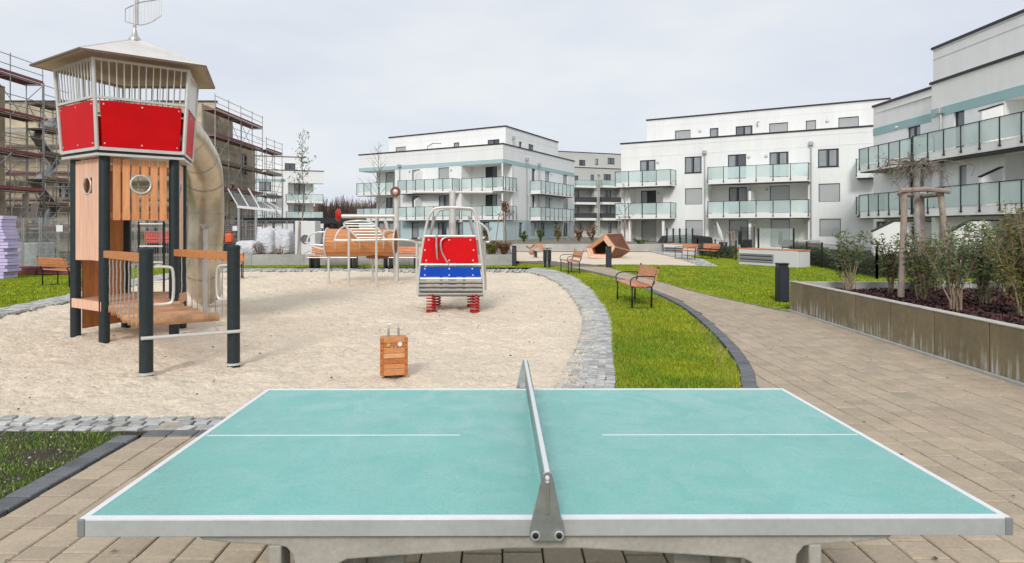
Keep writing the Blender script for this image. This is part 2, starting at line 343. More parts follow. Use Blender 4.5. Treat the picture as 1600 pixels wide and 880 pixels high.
# sand sheet with trodden relief
def relief(name, x0, x1, y0, y1, step, z, amp, mat, clip=None, kind='structure'):
    nx = int((x1-x0)/step)+1; ny = int((y1-y0)/step)+1
    vs = []; idx = {}
    for j in range(ny):
        for i in range(nx):
            x = x0+i*step; y = y0+j*step
            h = mn.noise(Vector((x*1.2, y*1.2, 0)))*.55+mn.noise(Vector((x*4.3, y*4.3, 3)))*.55+abs(mn.noise(Vector((x*8, y*11, 9))))*-.75+.12
            vs.append((x, y, z+amp*h))
    rp = random.Random(11)
    for q in range(int((x1-x0)*(y1-y0)*5.5) if step < .1 else 0):      # trodden footprints with a raised rim
        cx, cy_ = rp.uniform(x0, x1), rp.uniform(y0, y1) if q % 3 else y0+(y1-y0)*rp.random()**2; a = rp.random()*6.3; la, lw = rp.uniform(.10, .17), rp.uniform(.045, .07); dp = rp.uniform(.012, .034); ca, sa_ = math.cos(a), math.sin(a)
        for j in range(max(0, int((cy_-.3-y0)/step)), min(ny, int((cy_+.3-y0)/step)+1)):
            for i in range(max(0, int((cx-.3-x0)/step)), min(nx, int((cx+.3-x0)/step)+1)):
                vx, vy, vz = vs[j*nx+i]; u_ = ((vx-cx)*ca+(vy-cy_)*sa_)/la; w_ = (-(vx-cx)*sa_+(vy-cy_)*ca)/lw; r2 = u_*u_+w_*w_
                if r2 < 4: vs[j*nx+i] = (vx, vy, vz-dp*math.exp(-r2*1.4)+dp*.38*math.exp(-(math.sqrt(r2)-1.35)**2*5))
    vs = [(a_, b_2, min(c_, -.012)) for a_, b_2, c_ in vs]
    fs = [(j*nx+i, j*nx+i+1, (j+1)*nx+i+1, (j+1)*nx+i) for j in range(ny-1) for i in range(nx-1)]
    if clip: fs = [f for f in fs if inpoly(*vs[f[0]][:2], clip) or inpoly(*vs[f[2]][:2], clip)]
    m = MB(); m.v = vs; m.f = fs; o = m.build(name, mat, smooth=True, sharp=180); o['kind'] = kind; return o
sand_poly_loose = [Vector((p.x+.12, p.y)) for p in sand_in[:-1]]+[Vector((-12, 5.4))]+[Vector((p.x-.15, p.y)) for p in reversed(left_in)]+[Vector((p.x, p.y+.08)) for p in reversed(back_sand)]
relief('sand', -12.2, 2.6, 5.3, 26.3, .052, -.055, .064, sand_m, sand_poly_loose)
# small pebbles and leaf scraps lying on the sand
m = MB()
for i in range(130):
    y = 5.7+20*rnd.random()**2; x = rnd.uniform(-9, 1.3)
    if not inpoly(x, y, sand_poly_loose): continue
    r = rnd.uniform(.008, .022); a = rnd.random()*6; z = -.025
    m.add([(x+r*math.cos(a+q*2.1), y+r*math.sin(a+q*2.1), z) for q in range(3)]+[(x, y, z+r*.9)], [(0, 1, 3), (1, 2, 3), (2, 0, 3)])
m.build('sand_litter', M('leaf_scraps', (.09, .06, .04), .9, var=.5), kind='stuff')
# ---------- polygons of lawn and paving
kerb_in = smoothline([Vector((1.30, 4.6)), Vector((2.05, 5.3)), G(1157, 604), G(1150, 572), G(1120, 530), G(1068, 484), G(1022, 459), G(966, 437), G(905, 422), G(855, 414), G(812, 410)], 6)
kerb_out = smoothline([Vector((1.35, 4.42)), Vector((2.3, 5.2)), G(1186, 604), G(1179, 575), G(1145, 530), G(1086, 481), G(1034, 456), G(973, 434.5), G(909, 420), G(857, 412.5), G(812, 408.5)], 6)
strip = [p for p in sett_out if p.y > 5.13 and p.x > .2]
lawn_strip = list(kerb_in)+[G(808, 416), G(826, 417)]+[p for p in strip]
sheet('lawn', lawn_strip, -.012, soil_m)
strip_poly = lawn_strip
# path right border
pr = smoothline([Vector((5.10, 2.2)), Vector((5.29, 6.6)), Vector((5.5, 11)), G(1235, 489), G(1200, 482), G(1100, 460), G(1030, 441), G(960, 421), G(938, 414)], 5)
paving_poly = [Vector((-5.0, 2.0)), Vector((5.10, 2.0))]+pr+[G(930, 412.5), G(858, 406), G(800, 405)]+list(reversed(kerb_out))+[Vector((.9, 5.13)), Vector((-2.0, 5.14)), Vector((-2.72, 5.14)), Vector((-2.78, 3.4)), Vector((-2.83, 2.0))]
paving_poly = paving_poly[1:]
sheet('paving', paving_poly, -.035, joint_m); paving = bpy.data.objects['paving']
sheet('lawn', [(-12, 2), (-2.9, 2), (-2.83, 3.4), (-2.84, 5.14), (-12, 5.14)], -.012, darksoil)
left_lawn_near = [(-7, 2.6), (-3.02, 2.6), (-2.99, 3.4), (-2.98, 5.12), (-7, 5.12)]
lawn_right = [Vector((5.62, 12.62))]+[p for p in pr if p.y > 12.4]+[G(985, 413), G(1122, 416.5), G(1098, 405), G(1036, 393), Vector((11.4, 47)), Vector((14.5, 52)), Vector((24, 47)), Vector((24, 12.62))]
sheet('lawn', lawn_right, -.012, soil_m)
lawn_left = [Vector((p.x, p.y)) for p in left_out]+[Vector((-30, 5.6)), Vector((-30, 31)), Vector((-14, 28.3)), Vector((-11.3, 27.0))]
sheet('lawn', lawn_left, -.012, soil_m)
lawn_back = [G(378, 418), G(835, 418), Vector((.9, 28.2)), Vector((-14, 28.2))]
sheet('lawn', lawn_back, -.012, soil_m)
# second sand field and its sett edge
sand2 = [G(806, 407), G(860, 406.5), G(931, 412.5), G(985, 413), G(1098, 416), G(1060, 403), G(1012, 392.5), Vector((.6, 46))]
relief('sand_field', 0.3, 12, 27, 46, .3, -.03, .03, sand_m, sand2)
e2 = [G(1012, 392.5), G(1060, 403), G(1098, 416), G(1124, 416.5), G(1098, 405), G(1036, 393)]
# ---------- individual pavers
def paver_mb(x, y, lx, ly, z=0., ch=.006, h=.05, rz=0):
    c, s_ = math.cos(rz), math.sin(rz); P = []
    for hx, hy, zz in ((lx/2, ly/2, z-h), (lx/2, ly/2, z-ch), (lx/2-ch, ly/2-ch, z)):
        for i, j in ((-1, -1), (1, -1), (1, 1), (-1, 1)): P.append((x+c*i*hx-s_*j*hy, y+s_*i*hx+c*j*hy, zz))
    fs = [(8, 9, 10, 11)]
    for k in range(4):
        k2 = (k+1) % 4; fs += [(k, k2, 4+k2, 4+k), (4+k, 4+k2, 8+k2, 8+k)]
    return P, fs
table_quad = [(112, 838), (112, 808), (412, 604), (1228, 603), (1580, 802), (1580, 836)]
def visible(x, y, z=0, pad=0):
    if y < 1: return False
    px, py = proj(x, y, z); return 0 <= px <= 1600 and py <= 880 and not inpoly(px, py, table_quad)
def place_pieces(items, name, mat, parent, stuffname, limit=300, key=None):
    vis = [it for it in items if visible(it[0], it[1])]; vis.sort(key=key or (lambda it: it[1])); pick = set(id(i) for i in vis[:limit]); cache = {}
    rest = MB()
    for it in items:
        if id(it) in pick:
            x, y, lx, ly, z, rz = it; k = (round(lx, 2), round(ly, 2))
            if k not in cache: mb = MB(); mb.add(*paver_mb(0, 0, k[0], k[1])); cache[k] = mb.mesh(name, mat)
            piece(name, cache[k], parent, (x, y, z), rz)
        else: rest.add(*paver_mb(*it[:5], rz=it[5]))
    if rest.v: rest.build(stuffname, mat, parent, kind='stuff')
items = []
cw = .20; x = -2.80
while x < 5.65:
    wc = cw; y = 2.0+rnd.random()*.1
    while y < 27:
        ly = rnd.choice((.14, .18, .22, .27))
        if any(inpoly(x+wc/2+a_*wc*.46, y+ly/2+b_2*ly*.46, paving_poly) for a_ in (-1, 0, 1) for b_2 in (-1, 0, 1)): items.append((x+wc/2, y+ly/2, wc-.009, ly-.009, rnd.uniform(-.003, .002), rnd.uniform(-.006, .006)))
        y += ly
    x += wc
place_pieces(items, 'paver', paver_m, paving, 'paver_field')
# kerb rows (anthracite)
def kerb_row(P, wd, off, step, lim, nm='kerb_stone', z=.009):
    R = resample(P, step); it = []
    for i in range(len(R)-1):
        a, b = R[i], R[i+1]; d = (b-a).normalized(); nrm = Vector((-d.y, d.x)); c = (a+b)/2+nrm*off
        it.append((c.x, c.y, step-.013, wd-.006, z+rnd.uniform(-.002, .002), math.atan2(d.y, d.x)))
    return it
mid = [(a+b)/2 for a, b in zip(kerb_in, kerb_out)]
kb = struct('kerb', MB().add([(0, 0, -.2), (.01, 0, -.2), (0, .01, -.2)], [(0, 1, 2)]), joint_m)
k_items = kerb_row(mid, .16, 0, .11, 300)+kerb_row([Vector((-2.90, 2.2)), Vector((-2.90, 5.14))], .155, 0, .165, 300)+kerb_row([Vector((-2.8, 5.06)), Vector((-1.2, 5.06)), Vector((.6, 5.06))], .15, 0, .2, 300)
k_items += kerb_row([p+Vector((.05, 0)) for p in pr if p.y > 12.3], .08, 0, .5, 300)
place_pieces(k_items, 'kerb_stone', kerb_m, kb, 'kerb_stone_row')
# granite setts
def band(inner, outer, rows, step):
    A = inner; B = outer; it = []
    ra = resample(A, .02); L = len(ra)
    rb_all = resample(B, .02)
    n = int((len(ra)*.02)/step)
    for i in range(n):
        t = (i+.5)/n
        for j in range(rows):
            tt = t+(.5/n if j % 2 else 0); ia = min(int(tt*(len(ra)-1)), len(ra)-2); ib = min(int(tt*(len(rb_all)-1)), len(rb_all)-2)
            p0 = ra[ia]; p1 = rb_all[ib]; wd = (p1-p0).length/rows; s_ = (j+.5)/rows
            c = p0.lerp(p1, s_); d = (ra[ia+1]-ra[ia]).lerp(rb_all[ib+1]-rb_all[ib], s_)
            if d.length < 1e-6: continue
            d.normalize()
            it.append((c.x+rnd.uniform(-.009, .009), c.y+rnd.uniform(-.009, .009), step*rnd.uniform(.72, .9), wd*rnd.uniform(.74, .9), .006+rnd.uniform(-.010, .008), math.atan2(d.y, d.x)+rnd.uniform(-.22, .22)))
    return it
def seg(P, c): return [p for p in P if c(p)]
sett_base = struct('sett_border', MB().add([(0, 0, -.2), (.01, 0, -.2), (0, .01, -.2)], [(0, 1, 2)]), setjoint_m)
def strip_sheet(A, B, z, mat, parent):
    A = resample(A, .1) if len(A) > 1 else A; n = 80; mb = MB(); vs = []
    Bq = resample(B, .1)
    for i in range(n+1):
        a = A[min(int(i/n*(len(A)-1)), len(A)-1)]; b = Bq[min(int(i/n*(len(Bq)-1)), len(Bq)-1)]; vs += [(a.x, a.y, z), (b.x, b.y, z)]
    fs = [(2*i, 2*i+1, 2*i+3, 2*i+2) for i in range(n)]
    mb.add(vs, fs).build('joint_bed', mat, parent)
iC = seg(sand_in, lambda p: p.y > 5.53 and p.x > -2.0); oC = seg(sett_out, lambda p: (p.y > 5.16 and p.x > -2.0) or p.x > 0)
s_it = band(iC, oC, 6, .088)
fI = [Vector((-1.95, 5.53)), Vector((-11.5, 5.53))]; fO = [Vector((-1.95, 5.15)), Vector((-11.5, 5.15))]
s_it += band(fI, fO, 3, .135)
s_it += band(left_in, left_out, 4, .14)
s_it += band([G(825, 424), G(380, 422.5)], [G(835, 420.5), G(380, 419)], 2, .16)
s_it += band([e2[0], e2[1], e2[2]], [e2[5], e2[4], e2[3]], 8, .2)
place_pieces(s_it, 'sett', sett_m, sett_base, 'sett_field', key=lambda it: it[1]+(0 if it[1] > 5 else 0))
strip_sheet(iC, oC, -.010, setjoint_m, sett_base); strip_sheet(fI, fO, -.012, setjoint_m, sett_base); strip_sheet(left_in, left_out, -.011, setjoint_m, sett_base)
strip_sheet([e2[0], e2[1], e2[2]], [e2[5], e2[4], e2[3]], -.012, setjoint_m, sett_base)
# ---------- grass blades
def blades(name, poly, dens, h, mat, y0=0, y1=99, wid=.006, seed=1, patch=0, edge=None):
    r = np.random.default_rng(seed); P = np.array([(p[0], p[1]) for p in poly]); x0, ya = P.min(0); x1, yb = P.max(0); ya = max(ya, y0); yb = min(yb, y1)
    n = int((x1-x0)*(yb-ya)*dens); xs = r.uniform(x0, x1, n); ys = r.uniform(ya, yb, n)
    c = np.zeros(n, bool); j = len(P)-1
    for i in range(len(P)):
        xi, yi = P[i]; xj, yj = P[j]
        with np.errstate(divide='ignore', invalid='ignore'):
            m_ = ((yi > ys) != (yj > ys)) & (xs < (xj-xi)*(ys-yi)/(yj-yi)+xi)
        c ^= m_; j = i
    if patch:
        f = np.sin(xs*2.1+1.3*np.sin(ys*1.7))*np.sin(ys*1.3+1.1*np.sin(xs*2.3))+.6*np.sin(xs*6+ys*4)*np.sin(ys*5-xs*3); c &= f > patch-1+r.uniform(-.5, .5, n)
    c &= (xs/np.maximum(ys, .1)*F+CX > -60) & (xs/np.maximum(ys, .1)*F+CX < 1680)
    xs = xs[c]; ys = ys[c]; n = len(xs)
    a = r.uniform(0, 2*PI, n); hh = h*r.uniform(.45, 1.15, n)*(.8+.35*np.sin(xs*1.9)*np.sin(ys*1.6)); ln = hh*r.uniform(.15, .9, n); b = r.uniform(0, 2*PI, n); wd = wid*r.uniform(.7, 1.3, n)
    v = np.zeros((n, 3, 3)); v[:, 0, 0] = xs-np.cos(a)*wd; v[:, 0, 1] = ys-np.sin(a)*wd; v[:, 1, 0] = xs+np.cos(a)*wd; v[:, 1, 1] = ys+np.sin(a)*wd
    v[:, 2, 0] = xs+np.cos(b)*ln; v[:, 2, 1] = ys+np.sin(b)*ln; v[:, 2, 2] = hh; v[:, :, 2] -= .012
    me = bpy.data.meshes.new(name); me.vertices.add(3*n); me.vertices.foreach_set('co', v.ravel()); me.loops.add(3*n); me.loops.foreach_set('vertex_index', np.arange(3*n, dtype=np.int32))
    me.polygons.add(n); me.polygons.foreach_set('loop_start', np.arange(0, 3*n, 3, dtype=np.int32)); me.polygons.foreach_set('loop_total', np.full(n, 3, dtype=np.int32))
    me.materials.append(mat); me.update(calc_edges=True); o = bpy.data.objects.new(name, me); COL.objects.link(o); o['kind'] = 'stuff'; return o
blades('grass', strip_poly, 7000, .050, grass_m, 5, 10, .0036, 1); blades('grass', strip_poly, 1100, .05, grass_y, 5, 12, .0045, 2)
blades('grass', strip_poly, 2200, .055, grass_m, 10, 17, .007, 3); blades('grass', strip_poly, 900, .05, grass_m, 17, 29, .012, 4)
blades('grass', strip_poly, 260, .05, grass_y, 12, 29, .009, 14)
fr_ = [p for p in sett_out if p.y > 5.2 and p.x > .2]
M_dg = M('deep_green_blade', (.10, .22, .015), .5, 0, var=.4, hue=.02, spec=.3)
blades('grass', strip_poly, 1500, .075, M_dg, 5, 10, .0055, 31, patch=1.0); blades('grass', strip_poly, 500, .06, M_dg, 10, 20, .008, 32, patch=1.0); blades('grass', lawn_right, 300, .06, M_dg, 12, 30, .010, 33, patch=1.0)
blades('dry_grass', fr_+[Vector((p.x+.42, p.y+.1)) for p in reversed(fr_)], 2200, .045, grass_y, 5, 16, .005, 21, patch=.7)
m = MB()
for i in range(900):
    t_0 = rnd.random()**1.6; k_ = kerb_in[min(int(t_0*(len(kerb_in)-1)), len(kerb_in)-1)]; o_ = abs(rnd.gauss(0, .10)); x = k_.x-o_-.01; y = k_.y+rnd.uniform(-.3, .3); r = rnd.uniform(.006, .022)
    if not inpoly(x, y, lawn_strip): continue
    a = rnd.random()*6; m.add([(x+r*math.cos(a+q*2.1), y+r*math.sin(a+q*2.1), -.012) for q in range(3)]+[(x, y, r*1.1+.01)], [(0, 1, 3), (1, 2, 3), (2, 0, 3)])
m.build('soil_clods', M('clods', (.30, .22, .13), .95, var=.5), kind='stuff')
blades('grass', lawn_right, 1500, .05, grass_m, 12, 19, .008, 5); blades('grass', lawn_right, 520, .05, grass_m, 19, 50, .014, 6); blades('grass', lawn_right, 110, .05, grass_y, 12, 40, .012, 16)
blades('grass', left_lawn_near, 4200, .034, M('short_dark_grass', (.15, .25, .02), .6, var=.4, hue=.02, n=(1.5, .3), coh=True), 2.6, 5.13, .004, 7, patch=.2)
blades('grass', lawn_left, 800, .05, grass_m, 9, 30, .012, 8); blades('grass', lawn_back, 900, .06, grass_m, 24, 30, .012, 9)
# fallen leaves and crumbs on the near soil
m = MB()
for i in range(420):
    x = rnd.uniform(-5.5, -2.98); y = rnd.uniform(3.2, 5.1); r = rnd.uniform(.004, .012); a = rnd.random()*6; z = .002
    m.add([(x+r*math.cos(a+q*1.57), y+r*math.sin(a+q*1.57), z+rnd.uniform(0, .015)) for q in range(4)], [(0, 1, 2, 3)])
m.build('soil_crumbs', M('pale_crumbs', (.36, .30, .2), .9, var=.6), kind='stuff')
m = MB()
for i in range(170):                                # blown leaf scraps on path and setts
    x = rnd.uniform(-2.6, 5.2); y = 3.0+14*rnd.random()**1.5
    if not (inpoly(x, y, paving_poly) or inpoly(x, y, strip_poly)): continue
    r = rnd.uniform(.008, .022); a = rnd.random()*6; zt_ = rnd.uniform(.002, .014)
    m.add([(x+r*math.cos(a), y+r*math.sin(a), .009), (x+r*.6*math.cos(a+1.5), y+r*.6*math.sin(a+1.5), .009+zt_), (x-r*math.cos(a), y-r*math.sin(a), .010), (x+r*.5*math.cos(a-1.5), y+r*.5*math.sin(a-1.5), .009+zt_)], [(0, 1, 2, 3)])
m.build('blown_leaves', M('blown_leaf', (.14, .085, .04), .8, var=.6, hue=.02), kind='stuff')
m = MB()
for i in range(5200):                               # sand grains and clumps carried onto the setts
    k_ = rnd.randrange(len(iC)-1); p_ = iC[k_].lerp(iC[k_+1], rnd.random()); q_ = abs(rnd.gauss(0, .12)); x = p_.x+q_*(.9 if p_.y > 6 else .3); y = p_.y-(q_ if p_.y < 6.2 else rnd.uniform(-.05, .05)); r = rnd.uniform(.004, .012); a = rnd.random()*6
    m.add([(x+r*math.cos(a+q*2.1), y+r*math.sin(a+q*2.1), -.004) for q in range(3)]+[(x, y, .009+r*.6)], [(0, 1, 3), (1, 2, 3), (2, 0, 3)])
m.build('spilled_sand', sand_m, kind='stuff')
#@@TABLE
# ================================================================== TABLE TENNIS TABLE
tb = thing('table_tennis_table', 'outdoor table tennis table with turquoise top and steel net in the foreground', 'table', (.126, 2.66, 0), 0.004)
def L(parent): return W[parent]
def lb(name, mb, mat, parent, **k):                 # mb in the thing's own coordinates
    mb.v = [tuple(W[parent] @ Vector(v)) for v in mb.v]; return mb.build(name, mat, parent, **k)
hx, hy, T = 1.372, .768, .76
lb('tabletop', MB().box(-hx+.022, hx-.022, -hy+.022, hy-.022, T-.03, T-.002), teal, tb)
ln = lb('border_line', MB().box(-hx+.004, hx-.004, -hy+.003, -hy+.024, T-.028, T).box(-hx+.004, hx-.004, hy-.024, hy-.003, T-.028, T)
        .box(-hx+.004, -hx+.024, -hy+.025, hy-.025, T-.028, T).box(hx-.024, hx-.004, -hy+.025, hy-.025, T-.028, T), tt_white, tb)
for x0, x1 in ((-hx+.03, -.30), (.285, hx-.03)):
    lb('centre_line', MB().box(x0, x1, -.0035, .0035, T-.004, T-.0008), tt_white, tb)
e = .052
lb('edge_profile', MB().box(-hx+.022, -.003, -hy-.001, -hy+.02, T-e, T-.0025).box(.003, hx-.022, -hy-.001, -hy+.02, T-e, T-.0025), tt_rail, tb, bevel=.0015)
lb('edge_profile', MB().box(-hx+.022, hx-.022, hy-.02, hy+.001, T-e, T-.0025), tt_rail, tb, bevel=.0015)
for s_ in (-1, 1):
    lb('edge_profile', MB().box(min(s_*hx, s_*(hx-.02)), max(s_*hx, s_*(hx-.02)), -hy+.022, hy-.022, T-e, T-.0025), tt_rail, tb, bevel=.0015)
    for q in (-1, 1):
        lb('corner_cap', MB().box(min(s_*(hx+.001), s_*(hx-.021)), max(s_*(hx+.001), s_*(hx-.021)), min(q*(hy+.002), q*(hy-.022)), max(q*(hy+.002), q*(hy-.022)), T-e-.001, T-.0008), M('corner_plastic', (.26, .26, .26), .5), tb, bevel=.003)
# concrete frame: two arched trestles front and back (profile in the x-z plane), each one piece
def arch(yc, th):
    prof = []
    for s_ in (1,):
        top = T-.055; A = [(1.05, top), (.98, top-.035), (.88, top-.04)]
    Lf = [(-1.06, T-.054), (-1.02, T-.078), (-.93, T-.088), (-.80, T-.095), (-.772, T-.10), (-.752, T-.125), (-.745, T-.17), (-.742, 0), (-.63, 0), (-.628, T-.175), (-.615, T-.148), (-.59, T-.136), (-.45, T-.126), (-.1, T-.105)]
    P = Lf+[(-x, z) for x, z in reversed(Lf)]
    return MB().slab([(x, yc, z) for x, z in P], th)
for yc, lab in ((-hy+.075, 0), (hy-.13, 1)):
    mb = arch(yc, .09); lb('trestle', mb, tt_conc, tb, bevel=.006)
for s_ in (-1, 1):                                   # long foot beams and back posts
    lb('foot_post', MB().box(min(s_*.787, s_*.825), max(s_*.787, s_*.825), -hy+.03, -hy+.12, 0, T-.093), tt_conc, tb, bevel=.006)
    lb('cross_beam', MB().box(min(s_*.47, s_*.60), max(s_*.47, s_*.60), -.42, .30, T-.34, T-.24), tt_conc, tb, bevel=.01)
    lb('inner_leg', MB().box(min(s_*.60, s_*.65), max(s_*.60, s_*.65), -hy+.2, -hy+.42, 0, T-.13), tt_conc, tb, bevel=.01)
# net: perforated steel plate with a bright top rail and two end brackets
net = lb('net', MB().box(-.001, .001, -hy-.02, hy+.02, T+.012, T+.140), steel_mat, tb)
nm = M('perforated_steel', (.42, .43, .43), .4, .8, n=(6, .1)); t_ = nm.node_tree; p_ = t_.nodes['Principled BSDF']
v_ = N(t_, 'ShaderNodeTexVoronoi'); v_.inputs['Scale'].default_value = 60; v_.inputs['Randomness'].default_value = 0; tcn = N(t_, 'ShaderNodeTexCoord'); mc = N(t_, 'ShaderNodeMath', operation='GREATER_THAN'); mc.inputs[1].default_value = .32
mpg = N(t_, 'ShaderNodeMapping'); mpg.inputs['Rotation'].default_value = (PI/4, 0, 0)
t_.links.new(tcn.outputs['Object'], mpg.inputs[0]); t_.links.new(mpg.outputs[0], v_.inputs[0]); t_.links.new(v_.outputs['Distance'], mc.inputs[0]); t_.links.new(mc.outputs[0], p_.inputs['Alpha'])
net.data.materials[0] = nm
lb('top_rail', MB().box(-.0075, .0075, -hy-.03, hy+.03, T+.1405, T+.1505), M('bright_rail_steel', (.8, .8, .79), .3, .3), tb, bevel=.002)
lb('net_strip', MB().box(-.006, .006, -hy+.03, hy-.03, T+.118, T+.1400), steel_mat, tb)
for q in (-1, 1):
    y = q*(hy+.033)
    pl = MB().slab([(-.048, y, T-.05), (-.052, y, T-.036), (-.050, y, T-.012), (-.018, y, T+.125), (-.012, y, T+.145), (0, y, T+.150), (.012, y, T+.145), (.018, y, T+.125), (.046, y, T-.012), (.048, y, T-.036), (.044, y, T-.05)], .006)
    br = lb('bracket', pl, steel_mat, tb, bevel=.001)
    lb('bracket_rib', MB().box(-.005, .005, min(y-q*.004, y+q*.009)-.001, max(y-q*.004, y+q*.006), T+.03, T+.122), steel, br, bevel=.001)
    for s_ in (-1, 1):
        r_ = []
        lb('bolt_ring', MB().tube([(s_*.034+.0115*math.cos(a), y+q*.0045, T-.034+.0115*math.sin(a)) for a in [k*PI/8 for k in range(16)]], .0028, 6, closed=True), M('ring_steel', (.75, .75, .73), .3, .6), br, smooth=True)
        lb('bolt', MB().lathe((s_*.034, y, T-.034), [(.0075, 0), (.0075, .007), (.004, .008), (.0035, .005), (0, .005)], 12, (0, q, 0)), darkm, br, smooth=True)
    lb('pin', MB().lathe((0, y, T+.133), [(.006, 0), (.006, .006), (0, .007)], 10, (0, q, 0)), white_p, br, smooth=True)
    lb('bracket_block', MB().box(-.03, .03, min(y-q*.004, y-q*.03), max(y-q*.004, y-q*.03), T+.001, T+.012), steel_mat, br)
#@@TOWER
# ================================================================== CLIMBING TOWER
TC = Vector((-5.85, 10.23)); TA = 3.486
def pv(k, R, z=0): a = TA+k*2*PI/5; return Vector((TC.x+R*math.cos(a), TC.y+R*math.sin(a), z))
tw = thing('climbing_tower', 'five-sided wooden play tower with red panelled cabin, metal roof and tube slide', 'play tower', (TC.x, TC.y, 0))
for k in range(5):
    b0 = pv(k, .788); piece_ = MB().tube([b0+Vector((0, 0, -.2)), b0+Vector((0, 0, 2.66))], .073, 14).build('post', blackpost, tw, smooth=True)
def face_planks(k0, k1, R, z0, z1, n, mat, pad0, pad1, gap, hole=None, th=.03):
    a = pv(k0, R); b = pv(k1, R); d = (b-a).normalized(); Lw = (b-a).length; nrm = Vector((d.y, -d.x, 0))
    ws = (Lw-pad0-pad1)/n
    for i in range(n):
        u0 = pad0+i*ws+gap/2; u1 = pad0+(i+1)*ws-gap/2; zb = z0+rnd.uniform(-.006, .006)
        segs = [(zb, z1)]
        if hole:
            hu, hz, hr = hole
            du = max(0, max(u0-hu, hu-u1))
            if du < hr*.85:
                hh = math.sqrt(hr*hr-du*du)*.93; segs = [(zb, hz-hh), (hz+hh, z1)]
        for (za, zc) in segs:
            c = a+d*(u0+u1)/2+Vector((0, 0, (za+zc)/2)); MB().obox(c, d*(u1-u0)/2, nrm*th/2, Vector((0, 0, (zc-za)/2))).build('plank', mat, tw, bevel=.004)
    if hole:
        c = a+d*hole[0]+Vector((0, 0, hole[1]))+nrm*.022
        MB().tube([c+d*hole[2]*math.cos(q*PI/12)+Vector((0, 0, hole[2]*math.sin(q*PI/12))) for q in range(24)], .014, 8, closed=True).build('porthole_ring', steel_lt, tw, smooth=True)
Ls = 2*.788*math.sin(PI/5)
face_planks(1, 2, .80, 1.73, 2.64, 6, wood_o, .10, .10, .026, (Ls/2+.01, 2.27, .135))
face_planks(0, 1, .80, 1.13, 2.64, 6, wood_p, .07, .06, .006, (Ls/2+.0, 2.25, .125), .04)
face_planks(2, 3, .80, 1.20, 2.64, 5, wood_p, .08, .08, .012, (Ls/2, 2.25, .12), .04)
for z in (1.80, 2.5):                                # horizontal bearers behind the planks
    for k in (0, 1, 2): MB().bar(pv(k, .76, z), pv(k+1, .76, z), .04, .09).build('bearer', wood_x, tw, bevel=.004)
a, b = pv(4, .75), pv(0, .75)
MB().obox((a+b)/2+Vector((0, 0, 1.32)), (b-a)*.42, Vector((.01, 0, 0)), Vector((0, 0, 1.27))).build('back_board', ply, tw, bevel=.004)
P = [pv(k, .83, 0) for k in range(5)]
MB().prism([(p.x, p.y) for p in P], .47, .53).build('platform', wood_l, tw, bevel=.005)
for k in range(5):
    if k == 1: continue
    MB().bar(pv(k, .85, .47), pv(k+1, .85, .47), .035, .14).build('skirt_board', wood_p if k in (0,) else wood_x, tw, bevel=.004)
# cabin: floor trim, frame, panels, bars
for z0_, z1_, R in ((2.665, 2.70, .975), (2.705, 2.735, .955), (2.74, 2.775, .985)):
    MB().prism([(pv(k, R).x, pv(k, R).y) for k in range(5)], z0_, z1_).build('floor_trim', steel_lt if R > .96 else rubber, tw)
def Rz(z): return .965+(z-2.70)/(4.06-2.70)*(1.06-.965)
for k in range(5):
    MB().tube([pv(k, Rz(2.75), 2.75), pv(k, Rz(4.05), 4.05)], .028, 8).build('corner_post', steel_lt, tw, smooth=True)
    for z in (3.495, 4.03): MB().bar(pv(k, Rz(z), z), pv(k+1, Rz(z), z), .04, .035).build('rail', steel_lt if k != 3 else steel, tw)
    MB().bar(pv(k, Rz(2.78)-.014, 2.783), pv(k+1, Rz(2.78)-.014, 2.783), .03, .02).build('rail', steel_lt, tw)
    def q(u, z, inn=0):
        a_, b_2 = pv(k, Rz(z)-inn, z), pv(k+1, Rz(z)-inn, z); return a_.lerp(b_2, u)
    pn = MB().slab([q(.055, 2.79), q(.945, 2.79), q(.945, 3.45), q(.055, 3.45)], .014).build('panel', red, tw, label='red side panel of the cabin')
    bolts = MB()
    for u in (.09, .5, .91):
        for z in (2.84, 3.40):
            c = q(u, z); nn = Vector((c.x-TC.x, c.y-TC.y, 0)).normalized(); bolts.lathe(c+nn*.006, [(.012, 0), (.012, .006), (.006, .01), (0, .01)], 8, nn)
    bolts.build('bolt_heads', steel_lt, pn, smooth=True)
    if k == 2:
        MB().slab([q(.05, 3.52), q(.95, 3.52), q(.95, 4.02), q(.05, 4.02)], .012).build('steel_plate', steel_lt, tw)
    else:
        for i in range(1, 13):
            u = i/13; MB().tube([q(u, 3.5), q(u, 4.02)], .0095, 6).build('bar', steel_lt, tw, smooth=True)
# roof: five folded sheets with thin underside, hip seams
ap = Vector((TC.x+.02, TC.y, 4.60))
for k in range(5):
    e0, e1 = pv(k, 1.385, 4.085), pv(k+1, 1.385, 4.085)
    MB().slab([e0, e1, ap], .02).build('roof_sheet', roofm, tw)
    MB().slab([e0*.97+ap*.03-Vector((0, 0, .026)), e1*.97+ap*.03-Vector((0, 0, .026)), ap-Vector((0, 0, .03))], .012).build('roof_lining', roofu, tw)
    MB().tube([e0+Vector((0, 0, .012)), ap+Vector((0, 0, .012))], .009, 5).build('hip_seam', roofm, tw)
    MB().bar(e0-Vector((0, 0, .004)), e1-Vector((0, 0, .004)), .012, .028).build('eave_trim', M('eave_trim_%d' % k, (.16, .12, .09), .6) if k == 0 else bpy.data.materials['eave_trim_0'], tw)
MB().lathe((TC.x+.02, TC.y, 4.58), [(.09, 0), (.09, .03), (.05, .08), (.022, .2), (.03, .24), (.012, .26), (.012, .85), (0, .85)], 14).build('finial', steel, tw, smooth=True)
